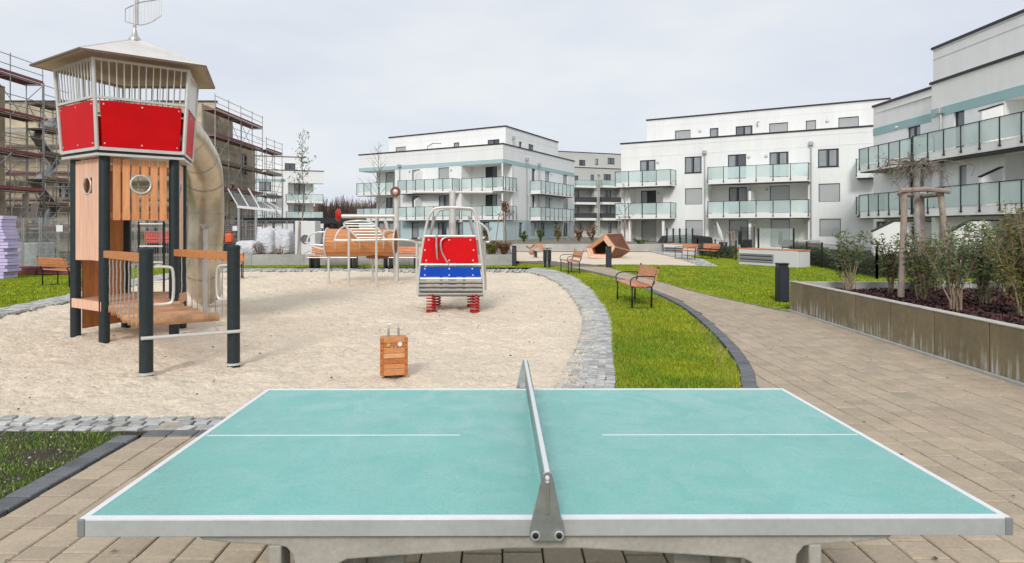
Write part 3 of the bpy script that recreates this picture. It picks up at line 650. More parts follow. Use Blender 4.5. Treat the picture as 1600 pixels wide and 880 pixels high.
# weather vane: bowed flag with vertical bars
def vn(u, v): return Vector((TC.x+.02-.15+u, TC.y+.10*math.sin(u*5), 4.87+v))
fr = MB(); bt = [vn(u, .02-.03*math.sin(u*7)+(.25*max(0, u-.2))) for u in [i*.05 for i in range(12)]]; tp = [vn(u, .02+.20+.16*math.sin(min(u, .3)*5)+(.10*max(0, u-.3))) for u in [i*.05 for i in range(12)]]
fr.tube(bt+list(reversed(tp)), .009, 6, closed=True); vo = fr.build('weather_vane', steel, tw, smooth=True)
for i in range(1, 11):
    MB().tube([bt[i], tp[i]], .0065, 5).build('vane_bar', steel, vo, smooth=True)
MB().slab([vn(.13, .0), vn(.175, .0), vn(.175, .40), vn(.13, .40)], .01).build('vane_plate', steel, vo)
# tube slide
sp = [At(268, 196, 10.9), At(290, 212, 11.3), At(305, 236, 11.9), At(317, 262, 12.5), At(321, 300, 12.9), At(322, 340, 13.0), At(320, 380, 13.0), At(316, 418, 13.05), At(317, 440, 13.3), At(322, 452, 13.9)]
sm = smoothline(sp, 5)
MB().tube(sm, [.28+.06*min(1, i/12) for i in range(len(sm))], 22, cap=False).build('slide_tube', steel_sl, tw, smooth=True, sharp=60)
for i in (6, 12, 18, 24, 30, 36):
    MB().tube([sm[i]+(sm[i+1]-sm[i]).normalized()*o_ for o_ in (-.012, .012)], .352, 22, cap=False).build('slide_seam', steel_mat, tw, smooth=True, sharp=60)
MB().tube([At(321, 350, 12.6), (At(321, 350, 12.6).x, 12.6, -.1)], .04, 10).build('slide_support', steel_lt, tw, smooth=True)
MB().lathe(At(321, 352, 12.6), [(.04, -.08), (.12, 0), (.14, .02), (0, .03)], 12).build('support_collar', steel_mat, tw, smooth=True)
# bridge of hanging logs, beams, ropes and the two free posts
g1 = Vector((-4.02, 7.28, 0)); g2 = Vector((-3.25, 7.8, 0)); kb1 = pv(1, .788); kb2 = pv(2, .788)
for g_, h in ((g1, 1.39), (g2, 1.405)):
    MB().tube([g_+Vector((0, 0, -.2)), g_+Vector((0, 0, h-.02))], .073, 16).build('free_post', blackpost, tw, smooth=True)
    MB().lathe(g_, [(.079, h-.045), (.079, h-.012), (.06, h+.004), (0, h+.012)], 16).build('post_cap', blackpost, tw, smooth=True)
    MB().lathe(g_, [(.095, -.035), (.095, -.012), (.076, -.010)], 16).build('base_ring', steel_lt, tw, smooth=True)
dd = (g2-g1).normalized(); dn = Vector((-dd.y, dd.x, 0))
MB().tube([g1-dd*.06-dn*.09+Vector((0, 0, .385)), g2+dd*.08-dn*.09+Vector((0, 0, .375))], .021, 10).build('foot_rail', steel_lt, tw, smooth=True)
for A_, B_ in ((kb1, g1), (kb2, g2)):
    d = (B_-A_).normalized(); MB().bar(A_+d*.06+Vector((0, 0, 1.235)), B_-d*.05+Vector((0, 0, 1.275)), .045, .105).build('beam', wood_x, tw, bevel=.006)
    MB().lathe(B_-d*.10+Vector((0, 0, 1.28))+Vector((-d.y, d.x, 0))*-.024, [(.014, 0), (.012, .01), (0, .012)], 8, Vector((d.y, -d.x, 0))).build('beam_bolt', steel, tw)
nl = 8
for i in range(nl):
    t0 = .16+i*.098; z = .50-.05*math.sin(t0*PI)+(.02 if i == nl-1 else 0)
    a = kb1.lerp(g1, t0); b = kb2.lerp(g2, t0); ax = (b-a).normalized(); j = rnd.uniform(-.03, .03)
    MB().tube([a+ax*(.0+j)+Vector((0, 0, z)), a.lerp(b, .5)+Vector((0, 0, z+.004)), b-ax*(.02-j)+Vector((0, 0, z))], [.052, .055, .050], 12).build('log_step', wood_l, tw, smooth=True, sharp=50)
    for A_, B_ in ((kb1, g1), (kb2, g2)):
        s0 = A_.lerp(B_, t0); mb = MB()
        pts = []
        for kk in range(9):
            zz = z+(1.22-z)*kk/8; pts.append(s0+Vector((.003*math.sin(kk*2.4), .003*math.cos(kk*2.4), zz)))
        mb.tube(pts, .008, 5); mb.build('rope', rope_m, tw, smooth=True)
def Dhandle(p, side, z0, z1, wdt):
    pts = [p+Vector((0, 0, z1)), p+side*(wdt-.06)+Vector((0, 0, z1)), p+side*wdt+Vector((0, 0, z1-.06)), p+side*wdt+Vector((0, 0, z0+.06)), p+side*(wdt-.06)+Vector((0, 0, z0)), p+Vector((0, 0, z0))]
    MB().tube(smoothline(pts, 3), .016, 8).build('grab_handle', steel_lt, tw, smooth=True)
Dhandle(g1, Vector((.9, .43, 0)), .75, 1.17, .27); Dhandle(g2, Vector((-.9, .2, 0)), .75, 1.16, .24)
MB().tube([g2+Vector((-.3, .1, .43)), g2+Vector((-.2, .05, .36)), g2+Vector((-.08, 0, .34))], .008, 6).build('rope', rope_m, tw, smooth=True)
# orange/red ladder frame inside the tower (black tubes)
for px in (217, 256):
    MB().tube([At(px, 347, 12.2), (At(px, 347, 12.2).x, 12.2, 0)], .02, 8).build('ladder_tube', darkm, tw, smooth=True)
for py in (350, 385, 410, 440): MB().tube([At(217, py, 12.2), At(256, py, 12.2)], .016, 8).build('ladder_rung', steel_lt, tw, smooth=True)
#@@PLAY
# ================================================================== SUITCASE
sc = thing('wooden_suitcase', 'small wooden play suitcase with steel handle standing on the sand', 'suitcase', (G(615, 583).x, G(615, 583).y, -.035), .22)
bw, bd, bh, z0 = .145, .085, .42, .025
zs = [0, .075, .13, .19, .245, .31, .36, .42]
cols = [M('case_plank_a', (.60, .25, .09), .5, n=(12, .25), n2=(50, .15), stretch=(1, 1, 5)), M('case_plank_b', (.46, .15, .04), .5, n=(12, .25), n2=(50, .15), stretch=(1, 1, 5)), M('case_plank_c', (.68, .36, .17), .5, n=(12, .25), n2=(50, .15), stretch=(1, 1, 5))]
for i in range(7):
    lb('board', MB().box(-bw, bw, -bd, bd, z0+zs[i]+.0015, z0+zs[i+1]-.0015), cols[(0, 0, 1, 2, 0, 1, 0)[i]], sc, bevel=.003)
for s_ in (-1, 1):
    lb('edge_strip', MB().box(min(s_*(bw-.03), s_*(bw+.006)), max(s_*(bw-.03), s_*(bw+.006)), -bd-.008, -bd+.01, z0+.004, z0+bh-.004), cols[1], sc, bevel=.003)
    for z in (.05, .12, .2, .28, .36): lb('screw', MB().lathe((s_*(bw-.012), -bd-.0082, z0+z), [(.006, 0), (.005, .003), (0, .003)], 8, (0, -1, 0)), darkm, sc)
lb('handle', MB().tube(smoothline([(-.055, .02, z0+bh), (-.055, .02, z0+bh+.10), (-.04, .02, z0+bh+.135), (.04, .02, z0+bh+.135), (.055, .02, z0+bh+.10), (.055, .02, z0+bh)], 4), .0085, 8), steel_lt, sc, smooth=True)
for s_ in (-1, 1): lb('handle_sleeve', MB().box(s_*.055-.013, s_*.055+.013, .005, .035, z0+bh-.002, z0+bh+.09), steel_mat, sc, bevel=.003)
lb('round_sticker', MB().lathe((.065, -bd-.0005, z0+bh-.075), [(.024, 0), (.024, .006), (0, .0065)], 18, (0, -1, 0)), white_p, sc)
lb('round_sticker', MB().lathe((-.06, -bd-.0005, z0+bh-.08), [(.02, 0), (.02, .004), (0, .0045)], 14, (0, -1, 0)), M('yellow_badge', (.5, .42, .1), .5), sc)
for z in (z0+bh-.11, z0+.065):
    for s_ in (-1, 1): lb('stud', MB().lathe((s_*.02, -bd-.0005, z), [(.012, 0), (.009, .007), (0, .009)], 10, (0, -1, 0)), steel, sc, smooth=True)
for s_ in (-1, 1): lb('wheel', MB().lathe((s_*.09-.012, -.02, .02), [(0, 0), (.026, 0), (.026, .024), (0, .024)], 14, (1, 0, 0)), rubber, sc, smooth=True)
lb('foot_bar', MB().box(-.10, .10, -.05, .05, .005, z0), dark_int, sc)
# ================================================================== SPRING HELICOPTER
hl = thing('spring_helicopter', 'spring rocker shaped like a helicopter with red and blue front on red springs', 'spring rocker', (G(704, 483).x, 13.3, 0), 0)
Yh = 12.85; Yb = 14.1
def hp(px, py, Y=Yh): return At(px, py, Y)
# side hoops, front and back
def hoop(Y, dx=0):
    pts = [At(653+dx, 462, Yh), At(654+dx, 430, Yh), At(660, 385, Yh), At(668, 345, Yh), At(676, 329, Yh), At(684, 325, Yh), At(705, 324, Yh), At(730, 325, Yh), At(740, 328, Yh), At(745, 345, Yh), At(750, 385, Yh), At(755, 430, Yh), At(756, 462, Yh)]
    return [Vector((p.x, p.y+Y, p.z)) for p in smoothline(pts, 3)]
MB().tube(hoop(0), .028, 10).build('front_frame', steel_lt, hl, smooth=True)
MB().tube(hoop(1.15), .028, 10).build('rear_frame', steel_lt, hl, smooth=True)
def xz(pxa, pya): p_ = At(pxa, pya, Yh); return p_
def fpanel(name, pts, mat, off=.0, th=.02, **k): return MB().slab([Vector((At(a, b, Yh).x, Yh+off, At(a, b, Yh).z)) for a, b in pts], th).build(name, mat, hl, **k)
pn = fpanel('red_panel', [(656.5, 411), (748, 411), (743.5, 371), (662, 371)], red)
pb = fpanel('blue_panel', [(655.5, 433), (752, 433), (749.5, 417), (657, 417)], blue)
for pts, par in (([(670, 375), (702, 375), (735, 375), (664, 391), (740, 391), (666, 407), (702, 407), (739, 407)], pn), ([(664, 420), (702, 420), (738, 420), (664, 430), (702, 430), (739, 430)], pb)):
    for a, b in pts:
        c = At(a, b, Yh); MB().lathe((c.x, Yh-.009, c.z), [(.018, 0), (.015, .007), (0, .009)], 10, (0, -1, 0)).build('bolt', steel_lt, par, smooth=True)
for py in (369, 413.5, 435.5):
    a, b = At(657 if py > 400 else 663, py, Yh), At(752 if py > 400 else 743, py, Yh); MB().tube([a+Vector((0, -.01, 0)), b+Vector((0, -.01, 0))], .022, 8).build('cross_tube', steel_lt, hl, smooth=True)
M_slat = M('dull_slat_metal', (.34, .32, .29), .5, .5, n=(6, .15))
for i in range(4):
    py = 440.5+i*6.4; a, b = At(655-i*.5, py, Yh), At(754+i*.5, py, Yh)
    MB().box(a.x, b.x, Yh-.03-.0, Yh+.02, a.z-.028, a.z+.028).build('bumper_slat', M_slat, hl, bevel=.012)
    MB().box(a.x, b.x, Yh-.015, Yh+.01, a.z-.045, a.z-.030).build('slat_gap', rubber, hl)
# side skins, floor and seats
for s_, px0, px1 in ((-1, 655, 654), (1, 753, 755)):
    a = At(px0, 462, Yh); MB().box(a.x-.012, a.x+.012, Yh+.05, Yh+1.12, .33, .62).build('side_panel', steel_mat, hl, bevel=.004)
    b = At(px1, 372, Yh); MB().tube([(b.x, Yh, 1.42), (b.x, Yh+1.15, 1.42)], .022, 8).build('side_rail', steel_lt, hl, smooth=True)
MB().box(At(657, 460, Yh).x, At(752, 460, Yh).x, Yh+.04, Yh+1.12, .30, .34).build('floor_plate', steel_mat, hl)
for px in (684, 722):
    a = At(px, 420, Yh); MB().box(a.x-.19, a.x+.19, Yh+.55, Yh+.9, .72, .76).build('seat', wood_bench, hl, bevel=.01)
    MB().box(a.x-.19, a.x+.19, Yh+.9, Yh+.94, .8, 1.15).build('seat_back', darkm, hl, bevel=.01)
    MB().tube([(a.x, Yh+.7, .33), (a.x, Yh+.7, .73)], .03, 8).build('seat_leg', darkm, hl, smooth=True)
# levers in front of the red panel
MB().tube([At(682, 360, Yh-.06), At(682, 385, Yh-.08), At(683, 402, Yh-.05), At(684, 406, Yh-.02)], [.016, .024, .018, .014], 8).build('lever', steel_mat, hl, smooth=True)
MB().tube(smoothline([At(704, 370, Yh-.03), At(694, 372, Yh-.07), At(689, 378, Yh-.09), At(690, 392, Yh-.08), At(696, 405, Yh-.05), At(701, 413, Yh-.03)], 3), .017, 8).build('lever', steel_mat, hl, smooth=True)
# mast and rotor
ms = At(707, 372, 13.5); top = At(707, 302, 13.5)
MB().tube([(ms.x, 13.5, .34), (ms.x, 13.5, top.z+.03)], [.085, .07], 14).build('rotor_mast', steel_lt, hl, smooth=True)
for a, b in ((645, 703), (711, 770)):
    p0, p1 = At(a, 300.5, 13.5), At(b, 300.5, 13.5); MB().box(p0.x, p1.x, 13.44, 13.56, p0.z-.022, p0.z+.022).build('rotor_blade', steel_lt, hl, bevel=.012)
MB().lathe((ms.x, 13.5, top.z+.02), [(.04, -.14), (.05, -.1), (.05, 0), (.03, .03), (0, .05)], 12).build('rotor_hub', steel_lt, hl, smooth=True)
for px, tx in ((678, 672), (733, 742)):
    MB().tube([At(px, 338, 13.3), At(tx, 372, 13.3)], .03, 8).build('brace_tube', steel_mat, hl, smooth=True)
MB().tube(smoothline([At(741, 346, 13.6), At(752, 350, 13.6), At(762, 360, 13.6), At(765, 377, 13.6), At(757, 378, 13.6)], 3), .024, 8).build('tail_hoop', steel_lt, hl, smooth=True)
MB().tube([At(757, 378, 13.9), At(758, 425, 13.9), At(757, 452, 13.9)], .022, 8).build('tail_hoop', steel_lt, hl, smooth=True)
for px, Y in ((674, Yh+.05), (742, Yh+.05), (682, Yh+.95), (737, Yh+.95)):     # coil springs
    c = At(px, 470, Y); pts = [(c.x+.09*math.cos(q*.6), Y+.09*math.sin(q*.6), -.05+.35*q/63) for q in range(64)]
    MB().tube(pts, .015, 6).build('spring', paint_red, hl, smooth=True)
    MB().lathe((c.x, Y, -.06), [(.11, 0), (.11, .02), (0, .02)], 14).build('spring_plate', paint_red, hl)
# ================================================================== CLIMBING BARREL PLANE
bp_ = thing('climbing_barrel', 'wooden barrel climbing frame shaped like an aeroplane on steel legs in the sand', 'climbing frame', (At(565, 440, 19.6).x, 19.6, 0), 0)
cy, Yp = 379, 19.7; xa, xb = At(512, cy, Yp).x, At(618, cy, Yp).x; zc = At(512, cy, Yp).z; Rb = .42
nst = 26
for i in range(nst):
    a0 = 2*PI*i/nst; a1 = 2*PI*(i+1)/nst-.015
    P0 = [(xa, Yp+R*math.cos(q_), zc+R*math.sin(q_)) for R, q_ in ((Rb, a0), (Rb, a1), (Rb-.035, a1), (Rb-.035, a0))]
    mb = MB(); mb.add(P0+[(xb, y, z) for _, y, z in P0], [(0, 1, 2, 3), (7, 6, 5, 4), (0, 4, 5, 1), (1, 5, 6, 2), (2, 6, 7, 3), (3, 7, 4, 0)])
    mb.build('stave', wood_x, bp_)
for x in (xa, xb): MB().tube([(x, Yp+(Rb+.01)*math.cos(q*PI/14), zc+(Rb+.01)*math.sin(q*PI/14)) for q in range(28)], .028, 8, closed=True).build('end_ring', steel_lt, bp_, smooth=True)
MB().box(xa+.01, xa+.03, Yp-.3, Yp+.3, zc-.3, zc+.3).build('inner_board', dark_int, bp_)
# leaning slatted climbing panel (front wing)
def Pp(px, py, Y): return At(px, py, Y)
wing_edge = smoothline([Pp(562, 375.5, 18.6), Pp(548, 361, 18.8), Pp(538, 352, 19.1), Pp(541, 347, 19.3), Pp(560, 345, 19.4), Pp(577, 346.5, 19.3), Pp(588, 354, 19.1), Pp(603, 375.5, 18.6)], 4)
MB().tube(wing_edge, .028, 8).build('wing_frame', steel_lt, bp_, smooth=True)
for py, l, r, Y in ((349.5, 540, 581, 19.25), (353.5, 541, 587, 19.12), (358, 546, 591, 19.0), (362.5, 550, 594, 18.88), (367, 554, 597, 18.77), (371.5, 559, 600, 18.68)):
    MB().tube([Pp(l, py, Y), Pp(r, py, Y)], .022, 8).build('wing_bar', steel_lt, bp_, smooth=True)
MB().tube(smoothline([Pp(523, 375.5, 18.6), Pp(560, 375.5, 18.6), Pp(620, 374.5, 18.6), Pp(642, 376, 18.6), Pp(651, 379, 18.8), Pp(660, 379, 18.9)], 4), .03, 8).build('wing_spar', steel_lt, bp_, smooth=True)
MB().tube(smoothline([Pp(523, 375, 18.6), Pp(526, 366, 18.7), Pp(533, 357, 18.8), Pp(541, 353, 19)], 4), .026, 8).build('wing_hoop', steel_lt, bp_, smooth=True)
MB().tube(smoothline([Pp(598, 372, 19), Pp(600, 363, 19.2), Pp(607, 360, 19.3), Pp(616, 362, 19.4)], 4), .026, 8).build('wing_hoop', steel_lt, bp_, smooth=True)
for px, y0_, y1_, Y in ((513.5, 396, 440, 19.6), (545, 358, 446, 18.5), (588, 340, 447, 18.3), (582.5, 398, 437, 20.2), (617, 395, 438, 20.0), (651, 380, 438, 19.6), (620, 395, 441, 19.3), (656, 380, 450, 19)):
    a = Pp(px, y0_, Y); MB().tube([a, (a.x, a.y, -.05)], .035, 8).build('leg', steel_lt, bp_, smooth=True)
for px in (524, 562, 599): MB().tube([Pp(px, 376, 18.6), Pp(px, 386, 18.9), Pp(px, 388, 19.25)], .022, 8).build('hook_bracket', steel_lt, bp_, smooth=True)
MB().tube(smoothline([Pp(511, 363, 19.7), Pp(497, 363, 19.7), Pp(485, 367, 19.7), Pp(480, 376, 19.6), Pp(484, 382, 19.5), Pp(498, 388, 19.5), Pp(512, 389.5, 19.5)], 4), .026, 8).build('nose_hoop', steel_lt, bp_, smooth=True)
MB().tube(smoothline([Pp(477, 379, 19.6), Pp(490, 382, 19.5), Pp(512, 384, 19.5)], 4), .026, 8).build('nose_hoop', steel_lt, bp_, smooth=True)
mastx = Pp(619, 300, 20.4)
MB().tube([(mastx.x, 20.4, -.05), (mastx.x, 20.4, mastx.z-.05)], .085, 12).build('tail_mast', steel_lt, bp_, smooth=True)
MB().tube([Pp(534, 338, 20.4), Pp(617, 338, 20.4)], .07, 10).build('tail_beam', steel_lt, bp_, smooth=True)
MB().tube([Pp(601, 343, 20.4), Pp(606, 360, 20.4)], .05, 8).build('tail_brace', steel_lt, bp_, smooth=True)
MB().lathe(Pp(529, 336, 20.4)-Vector((.1, 0, 0)), [(0, 0), (.12, 0), (.2, .06), (.2, .12), (.12, .18), (0, .18)], 18, (1, .3, 0)).build('red_cap', paint_red, bp_, smooth=True)
MB().tube([Pp(618, 300, 20.25)+Vector((.12*math.cos(q*PI/10), -.02, .12*math.sin(q*PI/10))) for q in range(20)], .045, 8, closed=True).build('tail_wheel', brickr, bp_, smooth=True)
MB().lathe(Pp(618, 300, 20.2), [(.08, 0), (.08, .05), (0, .06)], 14, (0, -1, 0)).build('wheel_hub', steel_mat, bp_, smooth=True)
a = Pp(590, 400, 19.9)
MB().lathe((a.x, 19.9, a.z-.1), [(0, 0), (.33, .03), (.36, .1), (.3, .14)], 20).build('hanging_seat', brickr, bp_, smooth=True)
# ================================================================== BENCHES
def bench_proto(label, cat='bench', wdt=1.5, legs='steel'):
    b = thing('park_bench', label, cat, (0, 0, 0), 0, 'benches with orange wooden slats')
    for i in range(7):                               # seat slats run along x; sitter faces -y
        y = -.20+i*.062; z = .455-.018*math.sin(i/6*PI)
        lpart('slat', MB().box(-wdt/2, wdt/2, y-.026, y+.026, z-.014, z+.014).mesh('slat', wood_bench), b)
    tz = math.radians(14)
    for i in range(4):
        h = .13+i*.065; y = .235+h*math.sin(tz); z = .45+h*math.cos(tz)
        lpart('slat', MB().obox((0, y, z), (wdt/2, 0, 0), (0, .014*math.cos(tz), -.014*math.sin(tz)), (0, .03*math.sin(tz), .03*math.cos(tz))).mesh('slat', wood_bench), b)
    for s_ in (-1, 1):
        x = s_*(wdt/2-.04)
        m_ = MB().tube([(x, -.20, 0), (x, -.20, .44)], .018, 8).tube([(x, .19, 0), (x, .20, .44), (x, .24, .5), (x, .335, .83)], .018, 8)
        m_.tube([(x, -.22, .435), (x, .2, .425)], .014, 8)
        lpart('leg_frame', m_.mesh('leg_frame', darkm, smooth=True), b)
        lpart('armrest', MB().tube(smoothline([(x, -.22, .43), (x, -.235, .54), (x, -.17, .615), (x, -.02, .64), (x, .12, .64), (x, .28, .63)], 4), .012, 8).mesh('armrest', darkm, smooth=True), b)
        lpart('foot_plate', MB().box(x-.035, x+.035, -.26, .24, .0, .012).mesh('foot_plate', darkm), b)
    return b
bp1 = bench_proto('nearest wooden slat bench, on the grass strip beside the curved path')
def setp(o, x, y, rz): o.location = (x, y, 0); o.rotation_euler = (0, 0, rz)
# facing -x (towards the sand): sitter direction -y turned by -90 deg
setp(bp1, 2.80, 13.75, -PI/2+.03)
W_ = None
dup(bp1, (2.45, 23.4, 0), -PI/2+.09, 'second slat bench up the path, beside the dark litter bin')
dup(bp1, (G(95, 447).x, G(95, 447).y+.1, 0), PI*.5+1.05, 'slat bench at the far left seen from behind, on the lawn before the scaffolding')
dup(bp1, (At(342, 440, 21).x, 21.0, 0), PI+.5, 'slat bench in the gap behind the right free post of the rope bridge')
dup(bp1, (At(1070, 398, 34).x, 34, 0), -1.38, 'distant left bench beside the white vent box by the terraces')
dup(bp1, (At(1104, 400, 34.2).x, 34.2, 0), -1.3, 'distant right bench beside the thin staked tree by the terraces')
def long_bench(x0, x1, Y, label):
    b = thing('long_bench', label, 'bench', ((x0+x1)/2, Y, 0), 0, 'long low benches before the concrete wall'); wd = x1-x0
    for i in range(5):
        lb('slat', MB().box(-wd/2, wd/2, -.3+i*.12, -.3+i*.12+.105, .47, .51), wood_bench, b, bevel=.004)
    for i in range(3):
        lb('back_slat', MB().box(-wd/2, wd/2, .33+i*.02, .36+i*.02, .56+i*.10, .645+i*.10), wood_bench, b, bevel=.004)
    for s_ in (-1, 1):
        for q in (.12, .34): lb('leg', MB().box(s_*(wd/2-q)-.035, s_*(wd/2-q)+.035, -.3, .3, 0, .47), darkm, b)
        lb('end_arm', MB().tube([(s_*wd/2, -.3, .47), (s_*(wd/2+.1), -.32, .6), (s_*(wd/2+.05), .3, .68)], .02, 6), steel_lt, b, smooth=True)
    lb('frame_rail', MB().tube([(-wd/2, -.33, .42), (wd/2, -.33, .42)], .025, 8), steel_lt, b, smooth=True); return b
long_bench(At(483, 400, 26.6).x, At(560, 400, 26.6).x, 26.6, 'long slatted bench behind the left end of the wooden barrel')
long_bench(At(598, 400, 26.6).x, At(662, 400, 26.6).x, 26.6, 'long slatted bench between the wooden barrel and the helicopter rocker')
# ================================================================== BOLLARDS, BIN
def bollard(px, pyb, pyt, wpx, label, D=.62):
    g = G(px, pyb); h = EYE-(pyt-HY)*g.y/F; r = wpx*g.y/F/2
    b = thing('bollard_light', label, 'bollard', (g.x, g.y, 0), 0, 'anthracite light bollards')
    lb('column', MB().box(-r, r, -r, r, 0, h-.10), darkm, b, bevel=.012)
    lb('light_head', MB().box(-r*.94, r*.94, -r*.72, r*.94, h-.0995, h-.03), M('dark_lamp_lens_'+str(px), (.05, .05, .055), .2), b, bevel=.004)
    lb('cap', MB().box(-r-.002, r+.002, -r-.004, r+.002, h-.0295, h), darkm, b, bevel=.006)
    lb('front_face', MB().box(-r*.8, r*.8, -r-.004, -r+.001, .03, h-.115), M('bollard_face_'+str(px), (.035, .04, .055), .35), b)
bollard(1222, 472, 411, 16, 'nearest dark square bollard at the corner of the concrete planter')
bollard(951, 418, 385, 8, 'dark bollard in front of the tilted wooden polyhedron')
bollard(803.5, 416, 384, 7, 'slim dark bollard at the end of the low concrete wall')
g = G(855, 418.5); bn = thing('litter_bin', 'dark double litter bin on two posts between the slim bollard and the second bench', 'litter bin', (g.x, g.y, 0))
for s_ in (-1, 1):
    lb('bin_body', MB().box(s_*.085-.075, s_*.085+.075, -.1, .1, .28, .74), darkm, bn, bevel=.02); lb('post', MB().box(s_*.085-.05, s_*.085+.05, -.03, .03, 0, .279), darkm, bn)
lb('lid', MB().box(-.17, .17, -.12, .12, .79, .81), darkm, bn); lb('mid_post', MB().box(-.02, .02, -.02, .02, .74, .79), darkm, bn)
# ================================================================== TILTED POLYHEDRON
ph = thing('wooden_polyhedron', 'tilted brown wooden polyhedron play house with a dark pentagon opening', 'play house', (At(950, 403, 36).x, 35.6, 0))
YP = 35.2
def PP(px, py, dy): return At(px, py, YP+dy)
v = {'top': PP(946, 366, 0), 'L': PP(916, 387.5, 0), 'bl': PP(921, 403, 0), 'br': PP(950, 404, 0), 'r': PP(961, 386, 0), 'tr': PP(971, 365, .7), 'R': PP(984.5, 392, .9), 'b2': PP(966, 404.5, .8), 'bk': PP(955, 366, 1.9), 'bk2': PP(935, 388, 2.0), 'bb': PP(945, 404, 2.0)}
cm = sum((v[k] for k in ('top', 'L', 'bl', 'br', 'r')), Vector())/5
outer = [v[k] for k in ('top', 'L', 'bl', 'br', 'r')]; inner = [cm+(q-cm)*.62+Vector((0, .05, 0)) for q in outer]; deep = [q+Vector((0.3, 1.1, 0)) for q in inner]
cols_ = [wood_d, wood_p, wood_p, wood_p, wood_p]
for i in range(5):
    j = (i+1) % 5
    for s0, s1 in ((0, .48), (.52, 1)):
        A0 = outer[i].lerp(inner[i], s0); B0 = outer[j].lerp(inner[j], s0); A1 = outer[i].lerp(inner[i], s1); B1 = outer[j].lerp(inner[j], s1)
        MB().slab([A0, B0, B1, A1], .05).build('rim_board', wood_l if i == 0 else wood_p, ph)
    MB().slab([inner[i], inner[j], deep[j], deep[i]], .03).build('inner_board', wood_o, ph)
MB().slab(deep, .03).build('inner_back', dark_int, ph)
for f in (('top', 'r', 'R', 'tr'), ('r', 'br', 'b2', 'R'), ('top', 'tr', 'bk'), ('tr', 'R', 'bk'), ('R', 'b2', 'bb', 'bk'), ('top', 'bk', 'L'), ('L', 'bk', 'bk2'), ('L', 'bk2', 'bb', 'bl'), ('bl', 'bb', 'b2', 'br')):
    P_ = [v[k] for k in f]; c_ = sum(P_, Vector())/len(P_)
    MB().slab([c_+(q-c_)*.985 for q in P_], .04).build('facet', wood_d, ph)
for a_, b_2 in (('top', 'r'), ('r', 'br'), ('tr', 'R'), ('R', 'b2'), ('top', 'tr'), ('r', 'R')): MB().tube([v[a_], v[b_2]], .035, 6).build('edge_strip', wood_l, ph)
# spring animal
ga = At(845, 399, 36); sa = thing('spring_animal', 'small wooden spring rocker on the far sand left of the litter bin', 'spring rocker', (ga.x, 36, 0))
YA = 36
MB().tube(smoothline([At(822, 384.5, YA), At(828, 388, YA), At(833, 384, YA), At(838, 381, YA), At(845, 386, YA), At(850, 392, YA)], 3), [.05]*16, 8).build('body', M('case_brown', (.33, .15, .08), .6, n=(8, .3)), sa, smooth=True)
MB().lathe(At(830.5, 394, YA)+Vector((0, .05, 0)), [(0, 0), (.12, 0), (.17, .04), (.12, .08), (0, .08)], 14, (0, -1, 0)).build('head_disc', M('case_rose', (.42, .22, .15), .6), sa, smooth=True)
MB().slab([At(836, 381, YA), At(846, 381, YA), At(853, 392, YA), At(848, 394, YA), At(841, 386, YA), At(833, 390, YA)], .22).build('wooden_side', wood_l, sa)
MB().tube([(ga.x-.3+.1*math.cos(q*.6), 36+.1*math.sin(q*.6), q*.006) for q in range(60)], .02, 5).build('spring', darkm, sa, smooth=True)
#@@WALLS
# ================================================================== LOW WALLS, TERRACES
def wall_panels(name, label, A, B, h, th, step, mat, z0=0, cap=False, dz=0, mats=None):
    A = Vector(A); B = Vector(B); d = (B-A); L_ = d.length; d.normalize(); n = Vector((-d.y, d.x))
    o = thing(name, label, 'wall', (A.x, A.y, z0)); k = max(1, round(L_/step)); st = L_/k
    for i in range(k):
        c = A+d*(i+.5)*st; MB().obox((c.x, c.y, z0+h/2+rnd.uniform(-.004, .004)), (d.x*(st/2-.004), d.y*(st/2-.004), 0), (n.x*th/2, n.y*th/2, 0), (0, 0, h/2)).build('panel', mat, o, bevel=.008)
    return o
TZ = .44
w1 = wall_panels('concrete_wall', 'long low concrete retaining wall behind the barrel and helicopter rockers', (-13.2, 28.15), (.5, 28.15), .47, .16, 2.3, concrete)
wall_panels('concrete_wall', 'low concrete wall behind the far sand field, before the teal ground floor', (.62, 45), (11.3, 45), .52, .2, 2.6, concrete)
wall_panels('concrete_wall', 'short side return of the retaining wall beside the slim bollard', (.52, 28.3), (.52, 44.85), .47, .16, 2.3, concrete)
struct('terrace', MB().prism([(-16, 28.25), (.44, 28.25), (.44, 45.1), (11.3, 45.12), (14.6, 57), (9, 120), (-40, 120), (-40, 62), (-20, 62), (-20, 40), (-16, 34)], -.1, TZ-.03), M('terrace_soil', (.20, .175, .13), .95, n=(.6, .3), n2=(8, .25), bump=(6, .6, .04)))
# brown planter
pl = thing('planter', 'long raised planter of stained brown concrete panels along the right of the path', 'planter', (5.45, 8, 0))
PH = .575
def PXf(y): return 5.33+(y-6.6)*.046
def pbox(mb, y0_, y1_, o0, o1, z0_, z1_):
    P_ = [(PXf(y)+o, y, z) for z in (z0_, z1_) for y, o in ((y0_, o0), (y0_, o1), (y1_, o1), (y1_, o0))]
    return mb.add(P_, [(0, 3, 2, 1), (4, 5, 6, 7), (0, 1, 5, 4), (1, 2, 6, 5), (2, 3, 7, 6), (3, 0, 4, 7)])
ys = [3.1]+[4.15+i*.98 for i in range(9)]+[12.58]
for i in range(len(ys)-1):
    y0_, y1_ = ys[i]+.007, ys[i+1]-.007; pbox(MB(), y0_, y1_, 0, .12, .03, PH).build('wall_panel', planter_m, pl, bevel=.006)
    pbox(MB(), y0_-.004, y1_+.003, -.05, -.001, -.03, .035).build('plinth', concrete, pl, bevel=.008)
pbox(MB(), 3.0, 12.60, -.006, .135, PH+.001, PH+.012).build('coping', M('pale_coping', (.50, .48, .43), .8, n=(6, .2), n2=(40, .1)), pl)
